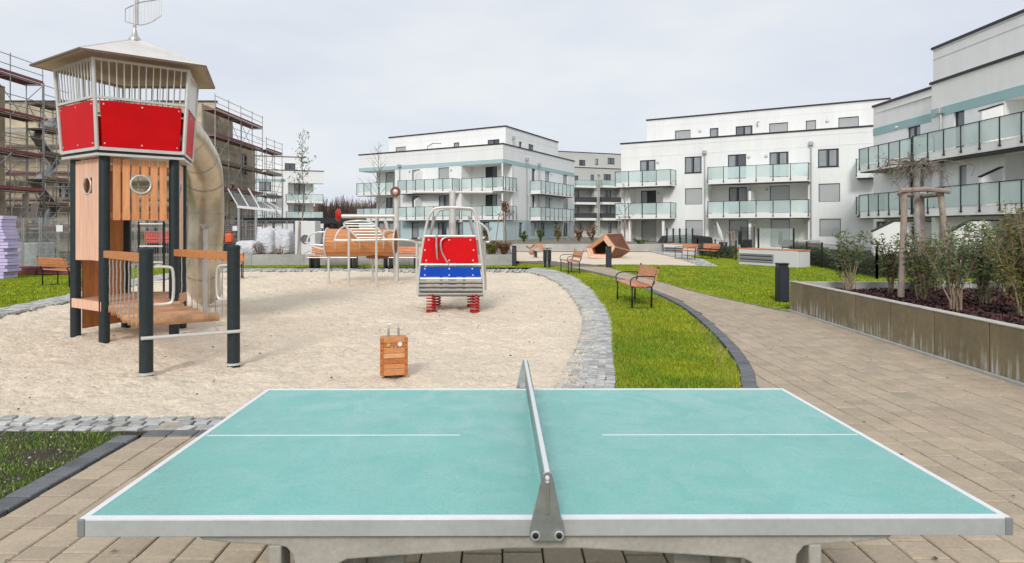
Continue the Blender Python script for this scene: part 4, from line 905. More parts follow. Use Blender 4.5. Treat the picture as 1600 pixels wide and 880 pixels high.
PX = PXf(12.5)
for i in range(6):
    MB().box(PX+.135+i*1.1, PX+.13+(i+1)*1.1-.004, 12.47, 12.59, .0, PH).build('wall_panel', concrete, pl, bevel=.006)
struct('planter_soil', MB().prism([(PXf(3)+.118, 3), (12, 3), (12, 12.465), (PXf(12.46)+.118, 12.465)], -.05, .42), darksoil)
mul = MB()
for i in range(26000):
    y = 3.2+9.2*rnd.random()**.8; x = PXf(y)+.16+rnd.random()**1.3*6.0; z = .425+.05*mn.noise(Vector((x*2, y*2, 1)))+rnd.uniform(0, .03); a = rnd.random()*6.3; l_ = rnd.uniform(.012, .04); ww = l_*.45
    dx, dy = math.cos(a), math.sin(a); tz = rnd.uniform(-.02, .03)
    mul.add([(x-dx*l_-dy*ww, y-dy*l_+dx*ww, z-tz), (x+dx*l_-dy*ww, y+dy*l_+dx*ww, z+tz), (x+dx*l_+dy*ww, y+dy*l_-dx*ww, z+tz+.012), (x-dx*l_+dy*ww, y-dy*l_-dx*ww, z-tz+.012)], [(0, 1, 2, 3)])
mul.build('bark_mulch', mulch_m, kind='stuff')
#@@BUILD
# ================================================================== BUILDINGS
class Fac:
    def __init__(s, A, B, off=0):
        s.A = Vector(A); s.B = Vector(B); s.d = (s.B-s.A).normalized(); s.n = Vector((s.d.y, -s.d.x))
        if s.n.dot(-s.A) < 0: s.n = -s.n
        s.A = s.A+s.n*off; s.L = (s.B-s.A).length
    def off(s, o): f = Fac(s.A, s.A+s.d*s.L); f.A = s.A+s.n*o; return f
    def u(s, px):                                   # where the sight line through px meets the facade
        k = (px-CX)/F; return (k*s.A.y-s.A.x)/(s.d.x-k*s.d.y)
    def z(s, u, py): y = s.A.y+s.d.y*u; return EYE-(py-HY)*y/F
    def P(s, u, z, o=0): q = s.A+s.d*u+s.n*o; return Vector((q.x, q.y, z))
    def box(s, mb, u0, u1, z0, z1, o0, o1): return mb.obox(s.P((u0+u1)/2, (z0+z1)/2, (o0+o1)/2), (s.d.x*abs(u1-u0)/2, s.d.y*abs(u1-u0)/2, 0), (s.n.x*abs(o1-o0)/2, s.n.y*abs(o1-o0)/2, 0), (0, 0, abs(z1-z0)/2))
def wall(f, u0, u1, z0, z1, holes, mat, parent, name='wall', rev=.16, bands=None, off=0):
    big = lambda h: (h[1]-h[0]) > 2.4 and (h[3]-h[2]) > 2.0
    hs = [(max(a, u0), min(b, u1), max(c, z0), min(d, z1)) for a, b, c, d in holes if min(b, u1) > max(a, u0) and min(d, z1) > max(c, z0)]
    us = sorted({u0, u1, *[h[0] for h in hs], *[h[1] for h in hs]}); zs = sorted({z0, z1, *[h[2] for h in hs], *[h[3] for h in hs]})
    mb = MB()
    for i in range(len(us)-1):
        for j in range(len(zs)-1):
            cu, cz = (us[i]+us[i+1])/2, (zs[j]+zs[j+1])/2
            if any(h[0] < cu < h[1] and h[2] < cz < h[3] for h in hs): continue
            mb.add([f.P(us[i], zs[j], off), f.P(us[i+1], zs[j], off), f.P(us[i+1], zs[j+1], off), f.P(us[i], zs[j+1], off)], [(0, 1, 2, 3)])
    for a, b, c, d in [h for h in hs if not big(h)]:
        for (p, q) in (((a, c), (b, c)), ((b, c), (b, d)), ((b, d), (a, d)), ((a, d), (a, c))):
            mb.add([f.P(p[0], p[1], off), f.P(q[0], q[1], off), f.P(q[0], q[1], off-rev), f.P(p[0], p[1], off-rev)], [(0, 1, 2, 3)])
    return mb.build(name, mat, parent)
def window(f, r, parent, kind, off=0, rev=.14, pairs=None):
    u0, u1, z0, z1 = r; fw = .07; w_ = u1-u0
    o = off-rev
    if kind == 'S':
        mb = MB(); nsl = max(3, int((z1-z0)/.09)); h = (z1-z0)/nsl
        for i in range(nsl): f.box(mb, u0+.05, u1-.05, z0+i*h+.006, z0+(i+1)*h, o+.0, o+.03)
        fr = MB(); f.box(fr, u0, u0+.05, z0, z1, o-.02, o+.05); f.box(fr, u1-.05, u1, z0, z1, o-.02, o+.05); f.box(fr, u0+.05, u1-.05, z1-.05, z1, o-.02, o+.052); f.box(fr, u0+.05, u1-.05, z0-.02, z0+.03, o-.02, o+.10)
        w0 = fr.build('window', frame_m, parent); mb.build('roller_shutter', shut_m, w0); return w0
    fr = MB(); f.box(fr, u0, u0+fw, z0, z1, o-.03, o+.03); f.box(fr, u1-fw, u1, z0, z1, o-.03, o+.03); f.box(fr, u0+fw, u1-fw, z1-fw, z1, o-.03, o+.03); f.box(fr, u0+fw, u1-fw, z0, z0+fw, o-.03, o+.03)
    n = pairs or (2 if w_ > 1.0 else 1)
    for i in range(1, n): uc = u0+w_*i/n; f.box(fr, uc-.07, uc+.07, z0+fw, z1-fw, o-.03, o+.035)
    w0 = fr.build('window', frame_m, parent)
    for i in range(n):
        a = u0+w_*i/n+(.07 if i else fw); b = u0+w_*(i+1)/n-(.07 if i < n-1 else fw)
        pm = MB(); f.box(pm, a, b, z0+fw, z1-fw, o-.01, o+.0); pm.build('pane', pane_m, w0)
        if rnd.random() < .55 and z1-z0 > .9:
            cu = MB(); k = 6
            for q in range(k): ua = a+(b-a)*q/k*.8; f.box(cu, ua, ua+(b-a)*.8/k*.8, z0+fw+.02, z1-fw-.02, o+.001, o+.004)
            cu.build('curtain', M_cur, w0)
    if kind == 'W' and z1-z0 < 2: sb_ = MB(); f.box(sb_, u0-.03, u1+.03, z0-.04, z0, o, o+rev+.05); sb_.build('sill', capm, w0)
    return w0
M_cur = M('pale_curtain', (.35, .37, .38), .3, n=(3, .15), spec=1)
cache_me = {}
def balcony(f, u0, u1, zb, parent, depth=1.5, step=1.25, slab=.40, rail=1.03, sides=(1, 1), post_r=.025, glass=None, fascia=None, o0=0):
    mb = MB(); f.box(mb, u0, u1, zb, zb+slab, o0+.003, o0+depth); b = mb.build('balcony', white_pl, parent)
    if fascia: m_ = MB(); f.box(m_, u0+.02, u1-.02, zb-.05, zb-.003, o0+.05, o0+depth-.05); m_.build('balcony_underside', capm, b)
    zt = zb+slab+rail; n = max(1, round((u1-u0)/step)); st = (u1-u0)/n; G_ = glass or bal_gl
    fo = o0+depth+.03
    pm = MB().box(-post_r, post_r, -post_r, post_r, 0, rail+slab*.55+.03).box(-post_r*1.8, post_r*1.8, -post_r*1.6, post_r*1.6, -.04, .06).mesh('railing_post', frame_m)
    ang = math.atan2(f.d.y, f.d.x)
    for i in range(n+1):
        p = f.P(u0+i*st, zb+slab*.4, fo); piece('railing_post', pm, b, p, ang)
    for i in range(n):
        g_ = MB(); f.box(g_, u0+i*st+.045, u0+(i+1)*st-.045, zb+slab+.05, zt-.03, fo-.008, fo+.008); g_.build('glass_pane', G_, b)
    rl = MB(); f.box(rl, u0-.03, u1+.03, zt-.015, zt+.025, fo-.03, fo+.03)
    for s_, uu in zip(sides, (u0, u1)):
        if not s_: continue
        us_ = uu-.02 if uu == u0 else uu+.02
        ns = max(1, round(depth/step)); sst = depth/ns
        for i in range(ns):
            g_ = MB(); f.box(g_, us_-.008, us_+.008, zb+slab+.05, zt-.03, o0+i*sst+.05, o0+(i+1)*sst-.03); g_.build('glass_pane', G_, b)
            piece('railing_post', pm, b, f.P(us_, zb+slab*.4, o0+i*sst+.03), ang)
        f.box(rl, us_-.03, us_+.03, zt-.015, zt+.0245, o0+.02, fo-.031)
    rl.build('handrail', frame_m, b); return b
def pipe(f, px, z0, z1, parent, o=.12, r=.055):
    u_ = f.u(px); MB().tube([f.P(u_, z0, o), f.P(u_, z1, o)], r, 8).build('downpipe', steel_mat, parent, smooth=True)
    mb = MB(); f.box(mb, u_-.17, u_+.17, z1, z1+.34, .01, .3); mb.build('rain_hopper', steel_mat, parent, bevel=.04)
def lamp(f, px, py, parent, r=.13):
    u_ = f.u(px); z_ = f.z(u_, py); MB().lathe(f.P(u_, z_, 0), [(r, 0), (r, .05), (r*.8, .09), (0, .11)], 14, (f.n.x, f.n.y, 0)).build('wall_lamp', steel_mat, parent, smooth=True)
    MB().lathe(f.P(u_, z_, .085), [(r*.7, 0), (r*.65, .03), (0, .045)], 12, (f.n.x, f.n.y, 0)).build('lamp_glass', lampgl, parent, smooth=True)
def cap(f, u0, u1, z, parent, th=.12, o0=-.25, o1=.07): mb = MB(); f.box(mb, u0, u1, z, z+th, o0, o1); mb.build('roof_edge', capm, parent)
def rr_(f, ox, oy, s, L_, off=0):                   # zoom-rectangle -> (u0,u1,z0,z1)
    R = []
    ff = f.off(off) if off else f
    for x0, y0, x1, y1 in L_:
        pa, pb_ = ox+x0/s, ox+x1/s; ua, ub = ff.u(pa), ff.u(pb_); um = (ua+ub)/2; R.append((min(ua, ub), max(ua, ub), ff.z(um, oy+y1/s), ff.z(um, oy+y0/s)))
    return R
def solid_roof(poly, z, parent, mat=None): MB().prism(poly, z-.02, z).build('roof', mat or grey_pl, parent)
# ---------------- building B: long white block right of centre
fB = Fac((11.1, 60.6), (28.9, 49.85)); HB = 9.5
bB = thing('apartment_building', 'long white apartment block right of centre with two stacked glass balconies', 'building', (20, 55, 0))
uE = fB.u(1380); L0 = fB.u(970.5)
Z1b, Z2b = 2.46, 5.36                               # underside of the two balcony levels
zoomB = (960, 150, 3.143)
up = rr_(fB, *zoomB, [(345, 298, 428, 378), (1000, 260, 1102, 348), (347, 453, 431, 533), (1003, 430, 1108, 520), (348, 610, 433, 690), (1007, 603, 1112, 690)])
upk = 'WWSSSS'
def door(f, x0, x1, ytop, zfloor, off=0):
    r = rr_(f, *zoomB, [(x0, ytop, x1, ytop+20)], off)[0]; return (r[0], r[1], zfloor, r[3])
d2 = [door(fB, 125, 202, 315, Z2b+.26), door(fB, 557, 647, 287, Z2b+.26), door(fB, 761, 855, 275, Z2b+.26)]
lg = -1.3; fBi = fB.off(lg)
d1 = [door(fB, 130, 205, 465, Z1b+.26, lg), door(fB, 562, 650, 448, Z1b+.26, lg), door(fB, 763, 860, 440, Z1b+.26, lg)]
d0 = [door(fB, 132, 205, 612, .03, lg), door(fB, 562, 655, 608, .03, lg), door(fB, 767, 862, 605, .03, lg)]
lo = []                                             # loggia holes
for pa, pb_ in ((985, 1036), (1107, 1262.5)):
    for zz0, zz1 in ((.0, Z1b), (Z1b+.25, Z2b)): lo.append((fB.u(pa), fB.u(pb_), zz0, zz1))
wall(fB, L0, uE, -.1, HB, up+d2+lo, white_pl, bB)
for a, b_2, zz0, zz1 in lo:
    wall(fBi, a, b_2, zz0, zz1, d1+d0, white_pl2, bB, 'loggia_wall')
    mb = MB()
    for uu in (a, b_2): mb.add([fB.P(uu, zz0, 0), fB.P(uu, zz1, 0), fB.P(uu, zz1, lg), fB.P(uu, zz0, lg)], [(0, 1, 2, 3)])
    mb.add([fB.P(a, zz1, 0), fB.P(b_2, zz1, 0), fB.P(b_2, zz1, lg), fB.P(a, zz1, lg)], [(0, 1, 2, 3)]); mb.add([fB.P(a, zz0, 0), fB.P(b_2, zz0, 0), fB.P(b_2, zz0, lg), fB.P(a, zz0, lg)], [(3, 2, 1, 0)])
    mb.build('loggia_lining', white_pl2, bB)
for r, k in zip(up, upk): window(fB, r, bB, k)
for r, k in zip(d2, 'WWW'): window(fB, r, bB, k)
for r, k in zip(d1, 'WWS'): window(fBi, r, bB, k)
for r, k in zip(d0, 'SSS'): window(fBi, r, bB, k)
fBb = fB.off(1.5)
for zb in (Z1b, Z2b):
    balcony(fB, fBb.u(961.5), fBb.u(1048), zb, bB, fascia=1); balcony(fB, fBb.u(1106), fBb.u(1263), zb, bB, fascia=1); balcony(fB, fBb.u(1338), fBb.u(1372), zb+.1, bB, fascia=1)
for zz0, zz1 in ((0, Z1b-.003), (Z1b+.245, Z2b-.4)):     # divider between the neighbouring terraces
    u_ = fBi.u(1180); mb = MB(); f_ = fB; f_.box(mb, u_-.09, u_+.09, zz0, min(zz1, zz0+2.0), lg+.005, 1.2); mb.build('divider', white_pl, bB)
for px in (984, 1036): mb = MB(); u_ = fB.off(1.2).u(px); fB.box(mb, u_-.1, u_+.1, 0, Z1b-.003, 1.0, 1.2); mb.build('pillar', white_pl, bB)
for px, py in ((1027.5, 254), (1028.5, 302), (1170, 245.5), (1197, 244), (1171, 297), (1198, 296), (1257, 347), (1118.5, 349)): lamp(fBi if py > 290 else fB, px, py, bB)
pipe(fB, 1101.5, .3, 8.1, bB); pipe(fB, 1267.5, .3, 8.3, bB)
cap(fB, L0-.1, uE, HB, bB); mb = MB(); fB.box(mb, L0, uE, 8.22, 8.27, 0, .02); mb.build('string_course', white_pl, bB)
mb = MB(); fB.box(mb, L0, uE, Z1b+.0, Z1b+.035, 0, .012); mb.build('string_course', white_pl, bB)
mb = MB(); mb.add([fB.P(L0, -.1), fB.P(L0, HB), fB.P(L0, HB, -14), fB.P(L0, -.1, -14)], [(0, 1, 2, 3)]); mb.build('wall', white_pl, bB)
solid_roof([tuple(fB.P(L0, 0)[:2]), tuple(fB.P(uE, 0)[:2]), tuple(fB.P(uE, 0, -14)[:2]), tuple(fB.P(L0, 0, -14)[:2])], HB-.4, bB)
fBp = fB.off(-2.6); HP = 11.95; up0 = fBp.u(1011)
pw = rr_(fBp, *zoomB, [(297, 168, 374, 225), (468, 158, 511, 215), (595, 147, 678, 210), (760, 132, 852, 195), (940, 120, 990, 180), (1100, 103, 1200, 170)])
pw = [(a, b, HB-.35, d) for a, b, c, d in pw]
wall(fBp, up0, fBp.u(1392), HB-.41, HP, pw, white_pl, bB, 'penthouse_wall')
for r, k in zip(pw, 'SWWSSS'): window(fBp, r, bB, k)
cap(fBp, up0-.1, fBp.u(1392), HP, bB); mb = MB(); fBp.box(mb, up0, fBp.u(1392), HP-.62, HP-.58, 0, .015); mb.build('string_course', white_pl, bB)
mb = MB(); mb.add([fBp.P(up0, HB-.41), fBp.P(up0, HP), fBp.P(up0, HP, -9), fBp.P(up0, HB-.41, -9)], [(0, 1, 2, 3)]); mb.build('penthouse_wall', white_pl, bB)
solid_roof([tuple(fBp.P(up0, 0)[:2]), tuple(fBp.P(uE, 0)[:2]), tuple(fBp.P(uE, 0, -9)[:2]), tuple(fBp.P(up0, 0, -9)[:2])], HP-.1, bB)
for px, py in ((1093.5, 205), (1292.5, 189.5)): lamp(fBp, px, py, bB)
MB().tube([fBp.P(fBp.u(1184), 10.6, .1), fBp.P(fBp.u(1184), 10.9, .3), fBp.P(fBp.u(1188), 10.9, .5)], .05, 6).build('roof_outlet', steel_mat, bB)
# ---------------- building C: near white block on the right (facade along y)
bC = thing('apartment_building', 'nearest white block at the right edge with pale teal band and long glass balconies', 'building', (24, 35, 0))
fC1 = Fac((24.1, 41.9), (24.1, 35.25)); fC2 = Fac((23.45, 35.25), (23.45, 12)); Z1c, Z2c = 2.25, 5.15; HC = 9.45
z1r = (1330, 30, 4.4); z2r = (1330, 200, 4.889)
w1_ = rr_(fC1, *z1r, [(385, 735, 475, 800), (565, 685, 600, 785)]); w1_ = [(w1_[0][0], w1_[0][1], Z2c+.28, w1_[0][3]), w1_[1]]
w1b = rr_(fC1, *z2r, [(440, 345, 555, 450), (640, 320, 680, 450)]); w1b = [(a, b, Z1c+.28, d) for a, b, c, d in w1b]
w1c = [(w1_[0][0], w1_[0][1], 0.05, 2.05), (.3, 1.5, .05, 2.05)]
u30 = 35.25-30.1
w2_ = rr_(fC2, *z1r, [(705, 620, 778, 745)]); w2b = rr_(fC2, *z2r, [(820, 285, 880, 450)]); w2b = [(a, b, Z1c+.9, d) for a, b, c, d in w2b]
w2_ = [(a, b, Z2c+.28, d) for a, b, c, d in w2_]
lgC = [(u30, 20.5, .02, Z1c), (u30, 20.5, Z1c+.26, Z2c), (u30, 20.5, Z2c+.26, 7.6)]
wall(fC1, 0, 6.65, -.1, HC, w1_+w1b+w1c, white_pl, bC); wall(fC2, 0, 23.25, -.1, HC, w2_+w2b+lgC, white_pl, bC)
for r in w1_+w1b+w1c: window(fC1, r, bC, 'W')
window(fC2, w2_[0], bC, 'W'); window(fC2, w2b[0], bC, 'S')
lc = -1.5; fCi = fC2.off(lc)
for i, (a, b_2, zz0, zz1) in enumerate(lgC):
    dr = [(a+1.2, a+3.0, zz0+.02, zz0+2.1), (a+6, a+7.8, zz0+.02, zz0+2.1)]
    wall(fCi, a, b_2, zz0, zz1, dr, white_pl2, bC, 'loggia_wall')
    for r in dr: window(fCi, r, bC, 'S' if i else 'W')
    mb = MB()
    for uu in (a, b_2): mb.add([fC2.P(uu, zz0, 0), fC2.P(uu, zz1, 0), fC2.P(uu, zz1, lc), fC2.P(uu, zz0, lc)], [(0, 1, 2, 3)])
    mb.add([fC2.P(a, zz1, 0), fC2.P(b_2, zz1, 0), fC2.P(b_2, zz1, lc), fC2.P(a, zz1, lc)], [(0, 1, 2, 3)]); mb.add([fC2.P(a, zz0, 0), fC2.P(b_2, zz0, 0), fC2.P(b_2, zz0, lc), fC2.P(a, zz0, lc)], [(3, 2, 1, 0)])
    mb.build('loggia_lining', white_pl2, bC)
for f_, a, b_2 in ((fC1, 0, 6.65), (fC2, 0, 23.25)):
    mb = MB(); f_.box(mb, a, b_2, 7.62, 8.08, 0, .035); mb.build('teal_band', teal_pl, bC); cap(f_, a-.08 if f_ is fC1 else a-.1, b_2, HC, bC, .14)
mb = MB(); mb.add([fC1.P(0, -.1), fC1.P(0, HC), fC1.P(0, HC, -6), fC1.P(0, -.1, -6)], [(0, 1, 2, 3)]); mb.add([fC1.P(6.65, -.1), fC1.P(6.65, HC), fC2.P(0, HC), fC2.P(0, -.1)], [(0, 1, 2, 3)]); mb.build('wall', white_pl, bC)
fC3 = fC2.off(-1.75); HC3 = 12.05; u3 = fC3.u(1458)
wall(fC3, u3, 23, HC-.4, HC3, [], white_pl, bC, 'penthouse_wall'); cap(fC3, u3-.1, 23, HC3, bC, .14); mb = MB(); fC3.box(mb, u3, 23, HC3-.62, HC3-.58, 0, .015); mb.build('string_course', grey_pl, bC)
mb = MB(); mb.add([fC3.P(u3, HC-.4), fC3.P(u3, HC3), fC3.P(u3, HC3, -7), fC3.P(u3, HC-.4, -7)], [(0, 1, 2, 3)]); mb.build('penthouse_wall', white_pl, bC)
solid_roof([(24.1, 41.9), (23.5, 12), (34, 12), (34, 41.9)], HC-.41, bC); solid_roof([tuple(fC3.P(u3, 0)[:2]), (25.2, 12), (34, 12), (34, fC3.P(u3, 0).y)], HC3-.1, bC)
for zb in (Z1c, Z2c):
    balcony(fC1, 1.1, 6.3, zb, bC, 1.5, 1.15, fascia=1, slab=.42); balcony(fC2, .25, 21, zb, bC, 1.15, 1.2, fascia=1, slab=.42)
pipe(fC2, fC2.P(.9, 0).x/fC2.P(.9, 0).y*F+CX, .4, 7.7, bC, r=.07)
# terrace and privacy walls across the facade, dark capped and sloping down outwards
def side_wall(Y, x0, x1, z0, zlow, zhigh, xs, name='privacy_wall'):
    MB().slab([(x0, Y, z0), (x1, Y, z0), (x1, Y, zhigh), (xs, Y, zhigh), (x0, Y, zlow)], .18).build(name, white_pl, bC)
    MB().bar((x0-.03, Y, zlow+.035), (xs, Y, zhigh+.035), .24, .06).bar((xs, Y, zhigh+.034), (x1, Y, zhigh+.034), .24, .06).build('wall_cap', capm, bC)
side_wall(36.0, 20.65, 24.0, 0, 1.42, 1.98, 21.8); side_wall(29.8, 20.55, 23.4, 0, 1.36, 1.95, 21.6); side_wall(23.5, 20.5, 23.4, 0, 1.36, 1.95, 21.6)
side_wall(30.3, 22.45, 24.9, Z2c+.27, Z2c+1.95, Z2c+2.25, 23.4); side_wall(30.3, 22.45, 24.9, Z1c+.27, Z1c+1.75, Z1c+2.2, 23.4); side_wall(24.0, 22.45, 24.9, Z1c+.27, Z1c+1.75, Z1c+2.2, 23.4)
mb = MB(); mb.box(21.6, 24.05, 30.1, 35.7, .0, .06); mb.build('terrace_slab', concrete, bC)
lamp(fC1, 1402, 199, bC)
# ---------------- building A: middle white block with corner loggia
bA = thing('apartment_building', 'white corner apartment block in the centre with pale blue ground floor', 'building', (0, 66, TZ))
cA = Vector((.06, 65)); fA = Fac((-16.7, 75.1), cA); fS = Fac(cA, (9.15, 82)); HA = 10.1; Z1a, Z2a = 2.47, 5.36
zA = (560, 180, 3.667); uL = 0; uR = fA.L
def rA(f, L_, off=0): return rr_(f, *zA, L_, off)
fAi = fA.off(-1.9)
lgA = [(0-.01, fA.u(617), Z1a+.25, Z2a), (0-.01, fA.u(617), Z2a+.25, 8.2), (fA.u(721), uR+.01, Z1a+.25, Z2a), (fA.u(721), uR+.01, Z2a+.25, 8.2)]
m2_ = [(a, b, Z2a+.27, d) for a, b, c, d in rA(fA, [(307, 312, 352, 380), (458, 300, 520, 370)])]
m1_ = [(a, b, Z1a+.27, d) for a, b, c, d in rA(fA, [(307, 463, 350, 525), (460, 460, 522, 520)])]
m0_ = [(a, b, .5, d) for a, b, c, d in rA(fA, [(113, 615, 150, 640), (305, 615, 345, 640), (455, 615, 505, 640), (690, 612, 750, 640), (170, 615, 208, 640), (545, 615, 600, 640)])]
wall(fA, 0, uR, Z1a+.0, HA, lgA+m2_+m1_, white_pl, bA); wall(fA, 0, uR, -.1, Z1a, m0_, tealw_pl, bA, 'ground_floor_wall')
i2 = [(a, b, Z2a+.27, d) for a, b, c, d in rA(fA, [(155, 327, 210, 380), (727, 295, 795, 350)], -1.9)]
i1 = [(a, b, Z1a+.27, d) for a, b, c, d in rA(fA, [(157, 473, 210, 520), (727, 455, 795, 500)], -1.9)]
for (a, b_2, zz0, zz1) in lgA:
    aa, bb = (a+1.0, b_2) if a < 1 else (a, b_2-.0)
    wall(fAi, aa, bb, zz0, zz1, i2+i1, white_pl2, bA, 'loggia_wall')
    inner_u = b_2 if a < 1 else a
    mb = MB(); mb.add([fA.P(inner_u, zz0, 0), fA.P(inner_u, zz1, 0), fA.P(inner_u, zz1, -1.9), fA.P(inner_u, zz0, -1.9)], [(0, 1, 2, 3)])
    mb.add([fA.P(a, zz1, 0), fA.P(b_2, zz1, 0), fA.P(b_2, zz1, -1.9), fA.P(a, zz1, -1.9)], [(0, 1, 2, 3)]); mb.add([fA.P(a, zz0, 0), fA.P(b_2, zz0, 0), fA.P(b_2, zz0, -1.9), fA.P(a, zz0, -1.9)], [(3, 2, 1, 0)])
    mb.build('loggia_lining', white_pl2, bA)
for r, k in zip(m2_+m1_+m0_, 'SSWWWWWWWW'): window(fA, r, bA, k)
for r, k in zip(i2+i1, 'SWWW'): window(fAi, r, bA, k)
uS = fS.L; lgS = [(-.01, fS.u(801.5), Z1a+.25, Z2a), (-.01, fS.u(801.5), Z2a+.25, 8.2)]
s_w = rA(fS, [(993, 305, 1013, 385), (993, 460, 1012, 538), (1173, 340, 1197, 395), (1173, 478, 1200, 540)])
s_d = [(a, b, Z2a+.27, d) for a, b, c, d in rA(fS, [(1070, 320, 1097, 380)])]+[(a, b, Z1a+.27, d) for a, b, c, d in rA(fS, [(1070, 470, 1100, 520)])]
s_g = rA(fS, [(920, 615, 940, 695), (988, 615, 1017, 690), (1042, 615, 1067, 690), (1120, 615, 1138, 690), (1175, 615, 1198, 690)])
wall(fS, 0, uS, Z1a, HA, lgS+s_w+s_d, white_pl, bA); wall(fS, 0, uS, -.1, Z1a, s_g, tealw_pl, bA, 'ground_floor_wall')
for a, b_2, zz0, zz1 in lgS:
    mb = MB(); mb.add([fS.P(b_2, zz0, 0), fS.P(b_2, zz1, 0), fS.P(b_2, zz1, -2.2), fS.P(b_2, zz0, -2.2)], [(0, 1, 2, 3)]); mb.build('loggia_lining', white_pl2, bA)
for r, k in zip(s_w+s_d+s_g, 'WWSSSSWSWWW'): window(fS, r, bA, k)
for f_, a, b_2 in ((fA, 0, uR), (fS, 0, uS)):
    mb = MB(); f_.box(mb, a, b_2-(0 if f_ is fS else -.035), 8.2, 8.62, .0, .035); mb.build('teal_band', M('band_%d' % int(a+b_2*7), (.42, .58, .60), .8), bA); cap(f_, a-(.07 if f_ is fA else 0), b_2+.07, HA, bA, .12)
for zb in (Z1a, Z2a):
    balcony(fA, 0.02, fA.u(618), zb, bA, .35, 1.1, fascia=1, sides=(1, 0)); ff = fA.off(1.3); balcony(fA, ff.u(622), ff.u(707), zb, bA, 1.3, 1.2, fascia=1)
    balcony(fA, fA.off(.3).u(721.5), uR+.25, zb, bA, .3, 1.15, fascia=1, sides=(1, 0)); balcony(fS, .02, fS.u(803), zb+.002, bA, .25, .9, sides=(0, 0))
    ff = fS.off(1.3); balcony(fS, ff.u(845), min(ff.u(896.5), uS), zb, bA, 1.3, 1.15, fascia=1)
pipe(fS, 560+960/3.667, .5, 8.9, bA); pipe(fS, 560+1030/3.667, .5, 8.6, bA); pipe(fA, 560+240/3.667, .5, 8.4, bA)
for px, py in ((640, 268), (705, 266)): lamp(fA, px, py, bA)
lamp(fAi, 780, 263, bA); lamp(fAi, 780, 308, bA); lamp(fS, 861, 272, bA); lamp(fS, 861, 312, bA)
fAp = fA.off(-2.6); 
HAp = 12.7
cP = Vector((fA.P(0, 0, -2.6).x, 0)); 
f3 = Fac((At(608, 0, 79.3).x, 79.3), (At(790, 0, 70.3).x, 70.3)); f4 = Fac((At(790, 0, 70.3).x, 70.3), (At(872, 0, 83.5).x, 83.5))
p3 = [(a, b, HA-.4, d) for a, b, c, d in rA(f3, [(213, 182, 272, 215), (545, 157, 578, 190), (740, 140, 808, 180)])]; p4 = rA(f4, [(920, 153, 937, 187), (975, 168, 1005, 203)])
wall(f3, 0, f3.L, HA-.41, HAp, p3, white_pl, bA, 'penthouse_wall'); wall(f4, 0, f4.L, HA-.41, HAp, p4, white_pl, bA, 'penthouse_wall')
for r, k in zip(p3, 'SWW'): window(f3, r, bA, k)
for r in p4: window(f4, r, bA, 'W')
cap(f3, -.07, f3.L, HAp, bA, .14); cap(f4, 0, f4.L+.07, HAp, bA, .14)
for f_ in (f3, f4): mb = MB(); f_.box(mb, 0, f_.L, HAp-.75, HAp-.71, 0, .015); mb.build('string_course', white_pl2, bA)
pipe(f4, 560+883/3.667, 10.2, 11.5, bA)
MB().bar(f3.P(f3.u(674.5), HA, .8), f3.P(f3.u(674.5), HA+1.0, .8), .06, .06).bar(f3.P(f3.u(674.5), HA+1.0, .8), f3.P(f3.u(683), HA+1.35, .8), .06, .06).bar(f3.P(f3.u(683), HA+1.35, .8), f3.P(f3.u(696), HA+1.25, .8), .06, .06).build('terrace_divider_edge', capm, bA)
for zz in (Z1a+.25, Z2a+.25):
    u_ = fA.u(659); o_ = fA; MB().slab([o_.P(u_, zz, .03), o_.P(u_, zz, 1.25), o_.P(u_, zz+1.9, 1.25), o_.P(u_, zz+2.25, .6), o_.P(u_, zz+2.25, .03)], .15).build('privacy_wall', white_pl, bA)
solid_roof([tuple(fA.P(0, 0)[:2]), tuple(cA), tuple(fS.P(uS, 0)[:2]), (-7.6, 92)], HA-.42, bA); solid_roof([tuple(f3.A), tuple(f4.A), tuple(f4.P(f4.L, 0)[:2]), (-5, 92)], HAp-.1, bA)
# ---------------- building D: distant grey-white five-storey block
bD = thing('apartment_building', 'distant grey-white five-storey block in the gap between the two big blocks', 'building', (14, 114, 0))
fD = Fac((9.6, 112), (24.5, 118)); zD = (860, 220, 5.5)
def rD(L_, off=0): return rr_(fD, *zD, L_, off)
uD0, uD1 = fD.u(873), fD.u(985); HD = 12.3
dl = rD([(200, 412, 378, 520), (200, 550, 380, 665), (205, 690, 380, 800), (425, 410, 600, 520), (425, 553, 605, 665), (425, 685, 605, 800)])
dw = rD([(208, 300, 240, 388), (345, 292, 375, 388), (458, 288, 520, 375)])
wall(fD, uD0, uD1, -.1, HD, dl+dw, grey_pl, bD); fDi = fD.off(-1.5)
iw = rr_(fDi, *zD, [(210, 425, 245, 500), (345, 430, 375, 500), (458, 430, 520, 520), (215, 570, 245, 650), (345, 570, 375, 650), (458, 555, 520, 650), (235, 705, 265, 790), (345, 705, 375, 790), (495, 705, 525, 790)])
u0_, u1_ = uD0, uD1; wall(fDi, uD0, uD1, 0, 9, iw, grey_pl, bD, 'loggia_wall')
for r in dw: window(fD, r, bD, 'W')
for r in iw: window(fDi, r, bD, 'W')
for (a, b_2, zz0, zz1) in dl:
    mb = MB()
    for uu in (a, b_2): mb.add([fD.P(uu, zz0, 0), fD.P(uu, zz1, 0), fD.P(uu, zz1, -1.5), fD.P(uu, zz0, -1.5)], [(0, 1, 2, 3)])
    mb.add([fD.P(a, zz1, 0), fD.P(b_2, zz1, 0), fD.P(b_2, zz1, -1.5), fD.P(a, zz1, -1.5)], [(0, 1, 2, 3)]); mb.build('loggia_lining', grey_pl, bD)
dark_gl = M('dark_balcony_mesh', (.06, .06, .06), .5, alpha=.8)
